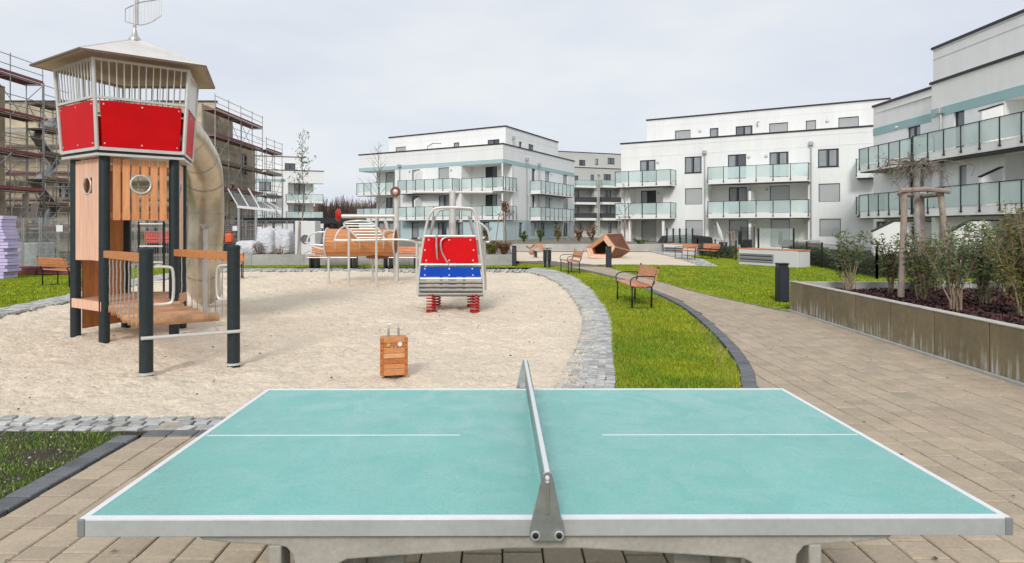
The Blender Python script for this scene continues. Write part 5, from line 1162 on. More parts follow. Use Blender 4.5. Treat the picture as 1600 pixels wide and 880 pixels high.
for x0, x1 in ((200, 380), (425, 603)):
    for yb, gl in ((405, bal_gl), (549, dark_gl), (685, dark_gl)):
        r = rD([(x0, yb-15, x1, yb)])[0]; balcony(fD, r[0], r[1], r[2], bD, .7, 30, slab=.4, rail=.9, glass=gl)
cap(fD, uD0, uD1, HD, bD); pipe(fD, 860+412/5.5, .4, 11, bD)
fDp = fD.off(-2.5); HDp = 15.3; ww = rr_(fDp, *zD, [(247, 165, 300, 212), (385, 155, 410, 205), (492, 148, 552, 200)])
wall(fDp, fDp.u(866), fDp.u(985), HD-.3, HDp, ww, grey_pl, bD, 'penthouse_wall'); cap(fDp, fDp.u(866), fDp.u(985), HDp, bD)
for r in ww: window(fDp, r, bD, 'W')
solid_roof([tuple(fD.P(uD0, 0)[:2]), tuple(fD.P(uD1, 0)[:2]), tuple(fD.P(uD1, 0, -12)[:2]), tuple(fD.P(uD0, 0, -12)[:2])], HD-.3, bD)
# ---------------- building E: white block left of centre behind the thin tree
bE = thing('apartment_building', 'white block left of centre behind the thin leafy tree, next to the scaffolding', 'building', (-35, 100, TZ))
fE = Fac((At(370, 0, 102.3).x, 102.3), (At(505.5, 0, 106.6).x, 106.6)); zE = (400, 180, 4.19); HE = 11.0
def rE(L_, off=0): return rr_(fE, *zE, L_, off)
Z1e = fE.z(0, 344.2); Z2e = fE.z(0, 316.5)
eh = rE([(20, 437, 100, 497)]); el = [(fE.u(450), fE.L+.01, Z2e+.3, fE.z(0, 284)), (fE.u(450), fE.L+.01, Z1e+.3, Z2e)]
e0 = rE([(245, 700, 320, 780), (380, 740, 440, 840)])
wall(fE, 0, fE.L, -.1, HE, eh+el+e0, white_pl, bE)
fEi = fE.off(-1.8); ei = rr_(fEi, *zE, [(250, 450, 320, 525), (250, 585, 320, 640)])
wall(fEi, fE.u(450), fE.L-1.5, 0, HE-1.2, ei, white_pl2, bE, 'loggia_wall')
for r in ei: window(fEi, r, bE, 'W')
for r in eh+e0: window(fE, r, bE, 'W')
for (a, b_2, zz0, zz1) in el:
    mb = MB(); mb.add([fE.P(a, zz0, 0), fE.P(a, zz1, 0), fE.P(a, zz1, -1.8), fE.P(a, zz0, -1.8)], [(0, 1, 2, 3)]); mb.add([fE.P(a, zz1, 0), fE.P(b_2, zz1, 0), fE.P(b_2, zz1, -1.8), fE.P(a, zz1, -1.8)], [(0, 1, 2, 3)]); mb.add([fE.P(a, zz0, 0), fE.P(b_2, zz0, 0), fE.P(b_2, zz0, -1.8), fE.P(a, zz0, -1.8)], [(3, 2, 1, 0)]); mb.build('loggia_lining', white_pl2, bE)
for zb in (Z1e, Z2e): balcony(fE, fE.u(447), fE.L-.1, zb, bE, .6, 1.9, fascia=1); balcony(fE, fE.u(395), fE.u(432), zb+.1, bE, 1.3, 1.8, fascia=1)
mb = MB(); fE.box(mb, fE.u(370), fE.u(446), 9.15, 9.6, 0, .04); mb.build('teal_band', bpy.data.materials['pale_teal_plaster'], bE)
pipe(fE, 441, .4, 9.4, bE, r=.08); cap(fE, 0, fE.L+.1, HE, bE)
fEp = fE.off(-3); ew = rr_(fEp, *zE, [(188, 315, 258, 355)])
wall(fEp, 0, fEp.u(478), HE-.3, 13.5, ew, white_pl, bE, 'penthouse_wall'); window(fEp, ew[0], bE, 'W', pairs=2); cap(fEp, 0, fEp.u(478)+.1, 13.5, bE)
solid_roof([tuple(fE.P(0, 0)[:2]), tuple(fE.P(fE.L, 0)[:2]), tuple(fE.P(fE.L, 0, -12)[:2]), tuple(fE.P(0, 0, -12)[:2])], HE-.3, bE)
mb = MB(); mb.add([fE.P(fE.L, -.1), fE.P(fE.L, Z1e), fE.P(fE.L, Z1e, -12), fE.P(fE.L, -.1, -12)], [(0, 1, 2, 3)]).add([fE.P(fE.L-1.5, -.1, -1.8), fE.P(fE.L-1.5, HE-1.2, -1.8), fE.P(fE.L-1.5, HE-1.2, -12), fE.P(fE.L-1.5, -.1, -12)], [(0, 1, 2, 3)]).add([fE.P(fE.L, HE-1.2), fE.P(fE.L, HE), fE.P(fE.L, HE, -12), fE.P(fE.L, HE-1.2, -12)], [(0, 1, 2, 3)]); mb.build('wall', white_pl, bE)
#@@SITE
# ---------------- buildings under construction (raw render) and scaffolding
bF = thing('building_shell', 'unfinished beige building shell behind the tower, wrapped in scaffolding', 'building', (-28, 52, 0))
fF1 = Fac((-44, 48.5), (-22.6, 48.5)); fF2 = Fac((-22.6, 48.5), (-22.6, 59)); HF = 11.0
hw = [(fF1.u(92), fF1.u(112), fF1.z(0, 314), fF1.z(0, 285)), (fF1.u(72), fF1.u(84), 8.0, 9.4), (fF1.u(200), fF1.u(215), 4, 5.4), (fF1.u(72), fF1.u(100), 7.6, 9.0)]
wall(fF1, 0, fF1.L, -.1, 9.2, [hw[0], (fF1.u(50), fF1.u(62), 1.0, 2.9), (fF1.u(180), fF1.u(205), .9, 2.4), (fF1.u(228), fF1.u(258), .9, 2.4)], beige_pl, bF); window(fF1, hw[0], bF, 'W', pairs=2)
for r in ((fF1.u(50), fF1.u(62), 1.0, 2.9), (fF1.u(180), fF1.u(205), .9, 2.4), (fF1.u(228), fF1.u(258), .9, 2.4)): window(fF1, r, bF, 'W')
f2w = [(1.4, 2.6, 6.5, 8.2), (1.4, 2.6, 3.6, 5.3), (3.2, 4.6, .6, 2.6), (7.2, 8.6, 6.4, 8.1), (fF2.u(337), fF2.u(342), 6.6, 8.1), (fF2.u(337), fF2.u(341), 8.9, 10.4), (fF2.u(360), fF2.u(366), 3.9, 5.3), (fF2.u(366), fF2.u(372), .8, 2.5)]
wall(fF2, 0, fF2.L, -.1, 9.2, f2w, beige_pl, bF)
wall(fF2, 0, 5.6, 9.2, HF, f2w, beige_pl, bF, 'top_storey_wall')
for r in f2w: window(fF2, r, bF, 'W')
for f_, z_s in ((fF1, (2.9, 5.8, 8.95)), (fF2, (2.9, 5.8, 8.95))):
    for z_ in z_s: mb = MB(); f_.box(mb, 0, f_.L, z_-.14, z_+.14, .0, .03); mb.build('floor_band', concrete, bF)
fF3 = fF1.off(-2.5); r3 = (fF3.u(60), fF3.u(92), 9.35, 10.3); wall(fF3, 0, 21.4, 9.1, 11.6, [r3], beige_pl, bF, 'penthouse_wall'); window(fF3, r3, bF, 'W', pairs=3); cap(fF3, 0, 21.4, 11.6, bF)
solid_roof([(-44, 48.5), (-22.6, 48.5), (-22.6, 59), (-44, 59)], 9.15, bF); solid_roof([(-44, 51), (-24, 51), (-24, 54), (-44, 54)], 11.5, bF)
bG = thing('building_shell', 'unfinished building shell at the far left edge behind stacked scaffolding decks', 'building', (-27, 30, 0))
fG = Fac((-26.6, 20), (-26.6, 34.5)); gw = [(5+k*3.2, 6.6+k*3.2, 1+2.9*j, 2.6+2.9*j) for k in range(3) for j in range(3)]
wall(fG, 0, fG.L, -.1, 9.2, gw, beige_pl, bG)
for r in gw: window(fG, r, bG, 'W')
wall(Fac((-40, 34.5), (-26.6, 34.5)), 0, 13.4, -.1, 9.2, [], beige_pl, bG)
solid_roof([(-40, 20), (-26.6, 20), (-26.6, 34.5), (-40, 34.5)], 9.15, bG)
def scaffold(label, A, B, wd, levels, bay=2.5, loc=None, side=1, rail_top=True, redness=.5, diag=True):
    A = Vector(A); B = Vector(B); d = (B-A).normalized(); L_ = (B-A).length; n = Vector((d.y, -d.x))*side; k = max(1, round(L_/bay)); st = L_/k
    o = thing('scaffold', label, 'scaffolding', (A.x, A.y, 0)); zt = levels[-1]+1.15
    P = lambda u_, w_, z_: Vector((A.x+d.x*u_+n.x*w_, A.y+d.y*u_+n.y*w_, z_))
    pole = MB().tube([(0, 0, 0), (0, 0, zt)], .028, 6).mesh('pole', scaf_m, smooth=True); pole2 = MB().tube([(0, 0, 0), (0, 0, zt-1.1)], .028, 6).mesh('pole', scaf_m, smooth=True)
    ang = math.atan2(d.y, d.x)
    pl_ = [MB().box(0, st-.06, 0, .3, 0, .05).mesh('deck_plank', plank_m), MB().box(0, st-.06, 0, .3, 0, .05).mesh('deck_plank', redpl_m)]
    rail = MB().tube([(0, 0, 0), (st, 0, 0)], .022, 6).mesh('guard_rail', scaf_m, smooth=True); toe = [MB().box(0.02, st-.02, 0, .03, 0, .15).mesh('toe_board', q_) for q_ in (plank_m, redpl_m)]
    tr = MB().tube([(0, 0, 0), (0, wd, 0)], .022, 6).mesh('transom', scaf_m, smooth=True)
    for i in range(k+1):
        piece('pole', pole, o, P(i*st, wd, 0), ang); piece('pole', pole2, o, P(i*st, .1, 0), ang)
    for li, z_ in enumerate(levels):
        rd = rnd.random() < redness
        for i in range(k):
            for q in range(3): piece('deck_plank', pl_[1 if rd else 0], o, P(i*st+.03, wd-.05-q*.32 if side > 0 else .15+q*.32, z_), ang if side < 0 else ang)
            for h in (.5, 1.0): piece('guard_rail', rail, o, P(i*st, wd+.03, z_+h), ang)
            piece('toe_board', toe[1 if rd else 0], o, P(i*st, wd+.04, z_+.05), ang); piece('guard_rail', rail, o, P(i*st, .1, z_-.04), ang); piece('guard_rail', rail, o, P(i*st, wd+.03, z_-.06), ang)
            if (i*5+li*2) % 5 == 2 and li:
                zl = levels[li-1]; lm = MB()
                for w_ in (.35, .65): lm.tube([P(i*st+.3, w_, zl), P(i*st+1.0, w_, z_+.5)], .02, 5)
                for r_ in range(6): f_ = (r_+.5)/6; lm.tube([P(i*st+.3+.7*f_, .35, zl+(z_+.5-zl)*f_), P(i*st+.3+.7*f_, .65, zl+(z_+.5-zl)*f_)], .014, 4)
                lm.build('ladder', steel_mat, o)
            if (i*3+li) % 3 != 0:
                zl = levels[li-1] if li else 0; MB().tube([P((i+1)*st, .12, zl), P(i*st, .12, z_)], .02, 5).build('brace', scaf_m, o, smooth=True)
            if (i*7+li*3) % 4 == 1: piece('guard_rail', rail, o, P(i*st, .1, z_+1.0), ang)
            if diag and (i+li) % 3 == 0:
                zl = levels[li-1] if li else 0; m_ = MB().tube([P(i*st, wd+.06, zl), P((i+1)*st, wd+.06, z_)], .022, 6); m_.build('brace', scaf_m, o, smooth=True)
    for li, z_ in enumerate(levels):
        for i in range(k+1):
            m_ = MB().tube([P(i*st, .1, z_-.03), P(i*st, wd, z_-.03)], .022, 6).build('transom', scaf_m, o)
    return o
lv = [1.75, 3.65, 5.55, 7.5, 9.4]
scaffold('scaffolding at the far left edge with red-brown decks', (-26.3, 21.5), (-26.3, 35.5), 1.0, [1.7, 3.6, 5.5, 7.5, 9.5], 2.3, side=1, redness=.8)
scaffold('stair scaffold tower at the corner of the left shell', (-26.3, 35.6), (-26.3, 37.6), 1.0, [1.5, 2.9, 4.3, 5.7, 7.1, 8.5], 1.2, redness=.2)
scaffold('scaffolding across the beige shell directly behind the play tower', (-43, 47.9), (-22.4, 47.9), 1.0, [1.75, 3.65, 5.55, 7.5], 2.4, side=1, redness=.4)
scaffold('scaffolding along the tall part of the beige shell right of the tube slide', (-22.2, 47.6), (-22.2, 57), 1.0, [1.75, 4.6, 6.6, 8.5, 10.4], 2.35, side=1, redness=.5)
scaffold('scaffolding bay at the end of the beige shell before the white block', (-22.0, 57.4), (-22.0, 61.5), 1.0, [2.4, 4.5, 6.6, 8.6], 2.0, side=1, redness=.5)
bpy.context.view_layer.update()
# stair flights in the corner scaffold
sf = thing('scaffold_stair', 'zigzag aluminium stair inside the left corner scaffold', 'stairs', (-25.5, 36, 0))
for i in range(6):
    z_ = 1.5+i*1.3; a, b = ((-25.9, 35.8), (-25.9, 37.4)) if i % 2 else ((-25.9, 37.4), (-25.9, 35.8))
    MB().bar((a[0], a[1], z_-1.3), (b[0], b[1], z_), .6, .08).build('stair_flight', steel_mat, sf)
# site clutter
fp = thing('foam_stack', 'tall stack of lilac insulation boards at the left edge', 'board stack', (At(0, 437, 20.5).x, 20.5, 0))
z_ = 0.02
i = 0
while z_ < 1.98:
    h = rnd.choice((.1, .1, .12)); x1 = At(rnd.choice((13, 16, 19, 20, 15)) if z_ < 1.3 else rnd.choice((10, 12, 14)), 400, 20.5).x
    MB().box(x1-1.25, x1, 20.3, 20.9, z_, z_+h-.012).build('foam_board', foam_m, fp, bevel=.006); z_ += h; i += 1
def mesh_fence(label, px0, px1, Y, z0, z1, n, feet=True, sign=None):
    a = At(px0, 400, Y).x; b = At(px1, 400, Y).x; o = thing('mesh_fence', label, 'fence', ((a+b)/2, Y, 0)); st = (b-a)/n
    for i in range(n):
        x0 = a+i*st+.03; x1 = a+(i+1)*st-.03
        p_ = MB().tube([(x0, Y, z0), (x1, Y, z0), (x1, Y, z1), (x0, Y, z1)], .02, 6, closed=True).build('fence_frame', steel_mat, o, smooth=True)
        wv = MB()
        for q in range(1, 14): xx = x0+(x1-x0)*q/14; wv.box(xx-.004, xx+.004, Y-.004, Y+.004, z0, z1)
        for q in range(1, 7): zz = z0+(z1-z0)*q/7; wv.box(x0, x1, Y-.0041, Y+.0041, zz-.004, zz+.004)
        wv.build('fence_wire', steel_mat, p_, kind='stuff')
        if feet: MB().box(x0-.12, x0+.12, Y-.3, Y+.3, 0, .12).build('fence_foot', concrete, o, bevel=.02)
    if sign:
        for s_ in sign: c = At(s_[0], s_[1], Y-.03); MB().box(c.x-.12, c.x+.12, Y-.035, Y-.025, c.z-.12, c.z+.12).build('notice_sign', white_p, o)
    return o
mesh_fence('galvanised mesh site fence at the left before the scaffolding', 8, 118, 24, .1, 2.0, 4, sign=[(93, 357)])
mesh_fence('galvanised mesh site fence seen beside the tube slide', 352, 480, 33, .4, 2.0, 4, sign=[(367, 357), (406, 358)])
mesh_fence('galvanised mesh site fence seen through the tower posts', 172, 330, 27, .0, 1.95, 4)
m = thing('board_stack', 'low stack of red-brown boards on the ground at the left before the site fence', 'board stack', (At(70, 435, 22).x, 22, 0))
for i in range(3):
    for q in range(2): MB().box(At(15, 430, 22.5).x+q*1.1, At(15, 430, 22.5).x+q*1.1+1.05, 22.3, 22.8, .02+i*.09, .02+i*.09+.08).build('board', redpl_m, m, bevel=.004)
pw_ = thing('wrapped_pallet', 'pallet of grey blocks wrapped in film behind the left site fence', 'pallet', (At(42, 430, 25).x, 25, 0))
a = At(20, 400, 25).x; b = At(58, 400, 25).x
MB().box(a, b, 25, 26, .12, 1.05).build('wrapped_blocks', M('film_wrap', (.40, .42, .42), .25, n=(5, .35), bump=(6, .8, .04)), pw_, bevel=.04)
for q in range(3): MB().box(a, b, 25+q*.4, 25.1+q*.4, .0, .118).build('pallet_board', plank_m, pw_)
# leaning boards on the scaffold ground level
lbd = thing('leaning_boards', 'pale boards leaning upright in the left scaffold', 'boards', (-24.4, 33.5, 0))
for i, (px, py0, py1) in enumerate(((25, 355, 320), (38, 350, 303), (52, 345, 318))):
    MB().slab([At(px-6, py0, 34), At(px+4, py0, 34), At(px+8, py1, 34.4), At(px-2, py1, 34.4)], .05).build('board', M('pale_board_%d' % i, (.45, .38, .33), .8), lbd)
# red skip seen through the tower
rs_ = thing('skip_container', 'red skip container seen through the posts of the play tower', 'container', (At(247, 400, 32).x, 32, .3))
P0 = [At(227, 380, 32), At(266, 380, 32), At(268, 362, 32), At(225, 362, 32)]
MB().add([p for p in P0]+[p+Vector((0, 2, 0)) for p in P0], [(0, 1, 2, 3), (7, 6, 5, 4), (0, 4, 5, 1), (1, 5, 6, 2), (3, 2, 6, 7), (0, 3, 7, 4)]).build('body', M('skip_red', (.62, .07, .04), .5, n=(1.5, .25)), rs_)
MB().box(P0[3].x, P0[2].x, 31.93, 31.99, 1.42-.02, 1.47).box(P0[0].x, P0[1].x, 31.95, 31.99, 1.08, 1.14).build('rim', M('skip_rim', (.7, .12, .07), .5), rs_)
for px in (232, 260): a = At(px, 385, 32); MB().box(a.x-.08, a.x+.08, 32, 34, .0, .88).build('foot', darkm, rs_)
# orange lamp/cabinet
ob = thing('site_beacon', 'orange and dark site machine part right of the tube slide', 'machine', (At(356, 385, 30).x, 30, 0))
a = At(357, 372, 30); MB().box(a.x-.15, a.x+.17, 29.9, 30.2, a.z-.22, a.z+.22).build('orange_hood', orange_p, ob, bevel=.07)
MB().box(a.x-.24, a.x+.26, 29.95, 30.6, .0, a.z-.225).build('base', darkm, ob, bevel=.05); MB().box(a.x-.18, a.x+.14, 29.98, 30.3, a.z+.221, a.z+.33).build('top', redpl_m, ob, bevel=.03)
# bulk bags behind the wall
def bag(px0, px1, pyt, pyb, Y, label, seed):
    a = At(px0, pyb, Y); b = At(px1, pyt, Y); cx_ = (a.x+b.x)/2; rx = (b.x-a.x)/2; h = b.z-a.z
    bm = bmesh.new(); bmesh.ops.create_cube(bm, size=2); bmesh.ops.subdivide_edges(bm, edges=bm.edges[:], cuts=7, use_grid_fill=True)
    for v_ in bm.verts:
        c = v_.co.copy(); s_ = c.normalized()*1.25; c = c.lerp(s_, .45); n_ = mn.noise(Vector((c.x*2+seed, c.y*2, c.z*2)))*.10+mn.noise(Vector((c.x*5+seed, c.y*5, c.z*5)))*.05
        c += c.normalized()*n_; v_.co = Vector((c.x*rx/1.05, c.y*.5, (c.z+1)*h/2))
    me = bpy.data.meshes.new('bulk_bag'); bm.to_mesh(me); bm.free(); me.materials.append(bag_m); me.polygons.foreach_set('use_smooth', [True]*len(me.polygons))
    o = bpy.data.objects.new('bulk_bag', me); COL.objects.link(o); o.location = (cx_, Y, a.z); o['label'] = label; o['category'] = 'bag'; o['group'] = 'white bulk bags behind the concrete wall'; W[o] = Matrix.Translation(o.location)
    return o
bag(372, 404, 377, 398, 30, 'low slumped white bulk bag nearest the tube slide', 1)
bag(405, 432, 358, 397, 31, 'left tall white bulk bag on the terrace behind the wall', 5)
bag(430, 458, 360, 397, 31.3, 'right tall white bulk bag beside the tripod tree', 9)
bag(478, 500, 355, 374, 33, 'small white bag behind the vent cabinet', 12)
for i, (px, lab) in enumerate(((404, 'rusty brown dead shrub at the left foot of the bulk bags'), (437, 'sparse brown weed before the right bulk bag'))):
    tw_ = thing('dry_shrub', lab, 'shrub', (At(px, 395, 28.6).x, 28.6, TZ)); mb = MB(); lf = MB()
    for q in range(14):
        a0 = rnd.random()*6.3; h = rnd.uniform(.25, .55)*(1 if i == 0 else .6); e_ = Vector((At(px, 395, 28.6).x+math.cos(a0)*.2, 28.6+math.sin(a0)*.2, TZ+h)); mb.tube([(At(px, 395, 28.6).x, 28.6, TZ-.05), e_], .008, 4)
        for r_ in range(5): c = e_*1+Vector((rnd.uniform(-.1, .1), rnd.uniform(-.1, .1), rnd.uniform(-.25, .05))); lf.add([c, c+Vector((.05, 0, .03)), c+Vector((.03, .02, .07))], [(0, 1, 2)])
    mb.build('stems', twig, tw_); lf.build('leaves', leaf_r, tw_, kind='stuff')
ac = thing('vent_cabinet', 'white ventilation cabinet with round grille behind the tripod tree', 'cabinet', (At(484, 396, 30).x, 30, TZ))
a, b = At(464, 396, 30), At(497, 346, 30)
MB().box(a.x, b.x-.05, 29.7, 30.6, TZ-.04, 1.95).build('cabinet_body', alu_white, ac, bevel=.02)
c = At(479, 374, 29.68); MB().lathe((c.x-.06, 29.698, c.z), [(.21, 0), (.21, .03), (.17, .035), (.16, .01), (0, .01)], 22, (0, -1, 0)).build('round_grille', M('grille_grey', (.14, .15, .16), .5), ac, smooth=True)
# dark canopy beam behind
cb_ = thing('canopy', 'long dark canopy roof behind the bulk bags and the barrel', 'canopy', (At(480, 345, 50).x, 50, TZ))
a, b = At(384, 345, 50), At(560, 345, 50); MB().box(a.x, b.x, 49.5, 53, a.z-.2, a.z+.22).build('canopy_roof', darkm, cb_)
for px in (388, 430, 475, 520, 556): c = At(px, 345, 50); MB().box(c.x-.06, c.x+.06, 49.6, 49.72, TZ-.05, a.z-.2).build('post', darkm, cb_)
rg = thing('roof_greenhouse', 'slanted glazed roof frame under the scaffolding right of the tube slide', 'glass roof', (At(400, 340, 48).x, 48, 0))
for px in (356, 372, 388, 408, 418):
    MB().bar(At(px, 295 if px < 400 else 315, 49), At(px+18, 326, 47), .07, .07).build('rafter', alu_white, rg)
MB().bar(At(371, 323, 47), At(430, 329, 47), .12, .18).build('eaves_beam', white_p, rg)
for px in (373, 400): a = At(px, 326, 47); MB().box(a.x-.07, a.x+.07, 46.95, 47.1, 0, a.z).build('post', steel_mat, rg)
MB().slab([At(356, 297, 49.1), At(418, 315, 49.1), At(432, 327, 47.1), At(372, 323, 47.1)], .03).build('glazing', M('roof_glass', (.30, .34, .34), .1, alpha=.22), rg)
#@@GREEN
# ================================================================== FENCES AND BOXES BY THE TERRACES
def vent_box(pts, label, YA_, YB_, htop):
    (x0, yb0), (x1, yb1) = pts; A = G(x0, yb0); B = G(x1, yb1); d = (B-A).normalized(); n = Vector((d.y, -d.x))
    if n.dot(-A) < 0: n = -n
    L_ = (B-A).length; o = thing('vent_box', label, 'vent box', (A.x, A.y, 0), 0, 'white garage vent boxes with wooden tops'); f = Fac(A, B)
    mb = MB(); f.box(mb, 0, L_, 0, htop, -.75, 0); mb.build('box_body', alu_white, o, bevel=.02)
    mb = MB(); f.box(mb, .02, L_*.62, .12, htop-.18, .0, .006); lv_ = mb.build('louvre_recess', M('louvre_grey_'+label[:6], (.35, .36, .37), .5), o)
    for i in range(5): mb = MB(); z_ = .16+i*(htop-.36)/4; f.box(mb, .1, L_*.6, z_, z_+.03, .006, .03); mb.build('louvre', darkm if i % 2 else steel_mat, lv_)
    for i in range(3): mb = MB(); f.box(mb, -.03, L_+.03, htop+.001, htop+.05, -.75+i*.25+.01, -.75+(i+1)*.25); mb.build('top_slat', wood_bench, o)
    return o
vent_box(((1154, 413), (1246, 419)), 'large white vent box with louvres and orange wooden top on the right lawn', 0, 0, .68)
vent_box(((1037, 397), (1086, 399.5)), 'distant small white vent box behind the two far benches', 0, 0, .62)
def fence_line(label, pts, h, hedge=True):
    o = thing('wire_fence', label, 'fence', (pts[0][0], pts[0][1], 0))
    for i in range(len(pts)-1):
        A = Vector(pts[i]); B = Vector(pts[i+1]); d = (B-A).normalized(); L_ = (B-A).length; k = max(1, round(L_/2.4)); st = L_/k
        for q in range(k+1):
            c = A+d*q*st; MB().box(c.x-.03, c.x+.03, c.y-.03, c.y+.03, 0, h+.06).build('post', darkm, o)
        for q in range(k):
            a_ = A+d*(q*st+.04); b_2 = A+d*((q+1)*st-.04); wv = MB()
            for r_ in range(6): zz = .06+(h-.06)*r_/5; wv.bar((a_.x, a_.y, zz), (b_2.x, b_2.y, zz), .01, .012)
            for r_ in range(1, 24): c = a_.lerp(b_2, r_/24); wv.bar((c.x, c.y, .04), (c.x, c.y, h), .006, .006, (1, 0, 0))
            wv.build('wire_panel', mesh_gr, o, kind='stuff')
    return o
fpts = [G(1370, 436), G(1312, 424), G(1240, 410.5)]
fence_line('dark wire fence between the right lawn and the terraces of the near block', [tuple(p) for p in [Vector((20.2, 20.5))]+fpts], .98)
fence_line('dark wire fence behind the far benches and vent boxes', [tuple(G(1150, 406.5)), tuple(G(1090, 399)), tuple(G(1040, 394))], .95)
fence_line('dark tall panel fence dividing the ground-floor terraces of the long block', [tuple(fB.P(fB.u(1180), 0, 6)[:2]), tuple(fB.P(fB.u(1180), 0, .4)[:2])], 1.7)
# low hedges
def leafmass(name, label, cat, box, n, mat, size, parent=None, seed=3, kind='stuff', zf=1.0):
    r = random.Random(seed); mb = MB()
    for i in range(n):
        c = Vector([r.uniform(a, b) for a, b in box]); d1_ = Vector((r.gauss(0, 1), r.gauss(0, 1), r.gauss(0, 1))).normalized(); d2_ = d1_.orthogonal().normalized(); s_ = size*r.uniform(.6, 1.3)
        c.z = box[2][0]+(c.z-box[2][0])*(.75+.25*mn.noise(Vector((c.x*1.3, c.y*1.3, 0))))
        mb.add([c-d1_*s_, c+d2_*s_*.5, c+d1_*s_, c-d2_*s_*.5], [(0, 1, 2, 3)])
    o = mb.build(name, mat, parent, kind=kind)
    if label and parent is None: o['label'] = label; o['category'] = cat
    return o
def hedge(label, A, B, th, h, seed, mat=None, n=2600, size=.05):
    A = Vector(A); B = Vector(B); d = (B-A).normalized(); L_ = (B-A).length; nn = Vector((-d.y, d.x)); r = random.Random(seed)
    o = thing('hedge', label, 'hedge', (A.x, A.y, 0)); mb = MB(); cr_ = MB()
    cr_.bar((A.x, A.y, h*.42), (B.x, B.y, h*.42), th*.6, h*.8).build('inner_mass', dark_int, o) if False else None
    for i in range(n):
        u_ = r.random()*L_; v_ = r.uniform(-1, 1)*th/2; z_ = r.random()**.7*h*(.8+.2*mn.noise(Vector((u_*1.2, 0, seed)))); c = Vector((A.x+d.x*u_+nn.x*v_, A.y+d.y*u_+nn.y*v_, z_))
        a_ = Vector((r.gauss(0, 1), r.gauss(0, 1), r.gauss(0, 1))).normalized(); b_2 = a_.orthogonal().normalized(); s_ = size*r.uniform(.6, 1.3)
        mb.add([c-a_*s_, c+b_2*s_*.6, c+a_*s_, c-b_2*s_*.6], [(0, 1, 2, 3)])
    mb.build('foliage', mat or hedge_m, o, kind='stuff')
    st = MB()
    for i in range(int(L_*3)):
        u_ = r.random()*L_; st.tube([(A.x+d.x*u_, A.y+d.y*u_, 0), (A.x+d.x*u_+r.uniform(-.1, .1), A.y+d.y*u_+r.uniform(-.1, .1), h*.8)], .012, 3)
    st.build('stems', twig, o, kind='stuff')
hedge('low dark hedge behind the wire fence of the near terraces', (20.9, 20.5), tuple(fpts[0]+Vector((.8, .5))), .8, .9, 1, n=3500)
hedge('low dark hedge between the near planter and the large vent box', tuple(fpts[0]+Vector((.8, .5))), tuple(fpts[2]+Vector((.5, .9))), .9, .88, 2, n=9000)
hedge('low hedge behind the far benches and distant vent box', tuple(G(1150, 406)+Vector((.2, .8))), tuple(G(1042, 394)+Vector((.2, .9))), .7, .8, 3, n=6000)
# terrace furniture in front of the long block
def terr(px, Y): return At(px, 0, Y).x
for i, (px, lab) in enumerate(((1228, 'black folded terrace chair by the right ground-floor shutter'), (1165, 'dark covered terrace chair by the left ground-floor shutter'))):
    x = terr(px, 50); c = thing('terrace_chair', lab, 'chair', (x, 50, 0))
    MB().box(x-.4, x+.3, 49.6, 50.2, .35, .45).build('seat', rubber, c, bevel=.03); MB().slab([(x-.45, 50.2, .35), (x-.45, 49.7, .35), (x-.42, 49.8, 1.35), (x-.42, 50.2, 1.4)], .12).build('backrest', rubber, c); MB().box(x-.42, x+.32, 49.5, 49.6, .1, .75).build('side', rubber, c, bevel=.04)
    for q in (-.38, .28): MB().box(x+q-.03, x+q+.03, 49.7, 49.76, 0, .35).build('leg', rubber, c)
x = terr(1255, 50); c = thing('lounge_sofa', 'grey cushioned lounge sofa on the terrace of the long block', 'sofa', (x, 50, 0))
MB().box(x-1.6, x+1.2, 49.6, 50.4, .12, .4).build('base', M('wicker', (.25, .22, .18), .8), c, bevel=.03)
for q in range(3): MB().box(x-1.55+q*.92, x-.67+q*.92, 49.55, 50.2, .4, .72).build('cushion', M('cushion_%d' % q, (.45, .45, .42), .8, n=(3, .1)), c, bevel=.09)
x = terr(1068, 54); c = thing('covered_table', 'black covered garden furniture on the left terrace of the long block', 'garden furniture', (x, 54, 0))
MB().slab([(x-2.4, 53.6, 0), (x+2.2, 53.6, 0), (x+2.1, 53.6, .9), (x+.4, 53.6, 1.1), (x-1.8, 53.6, 1.0)], 1.4).build('cover', rubber, c, bevel=.15); MB().box(x-2.2, x+2.0, 52.95, 53.1, 0.02, .3).build('table_skirt', darkm, c)
x = terr(1126, 50); c = thing('parasol', 'folded white parasol leaning beside a blue planter on the terrace', 'parasol', (x, 50, 0))
MB().tube([(x-.3, 50, 2.1), (x-.05, 50, 1.3), (x+.2, 50, .45)], [.03, .16, .05], 8).build('folded_cloth', white_p, c, smooth=True); MB().tube([(x+.2, 50, 0), (x-.32, 50, 2.2)], .02, 6).build('pole', steel_mat, c)
x = terr(1130, 49.6); c = thing('plant_pot', 'blue plant pot beside the folded parasol', 'plant pot', (x, 49.6, 0)); MB().lathe((x, 49.6, 0), [(.22, 0), (.34, .55), (.30, .56), (.2, .3), (0, .3)], 14).build('pot', bluebin, c, smooth=True); MB().lathe((x, 49.6, .31), [(.28, 0), (0, .03)], 12).build('soil', darksoil, c)
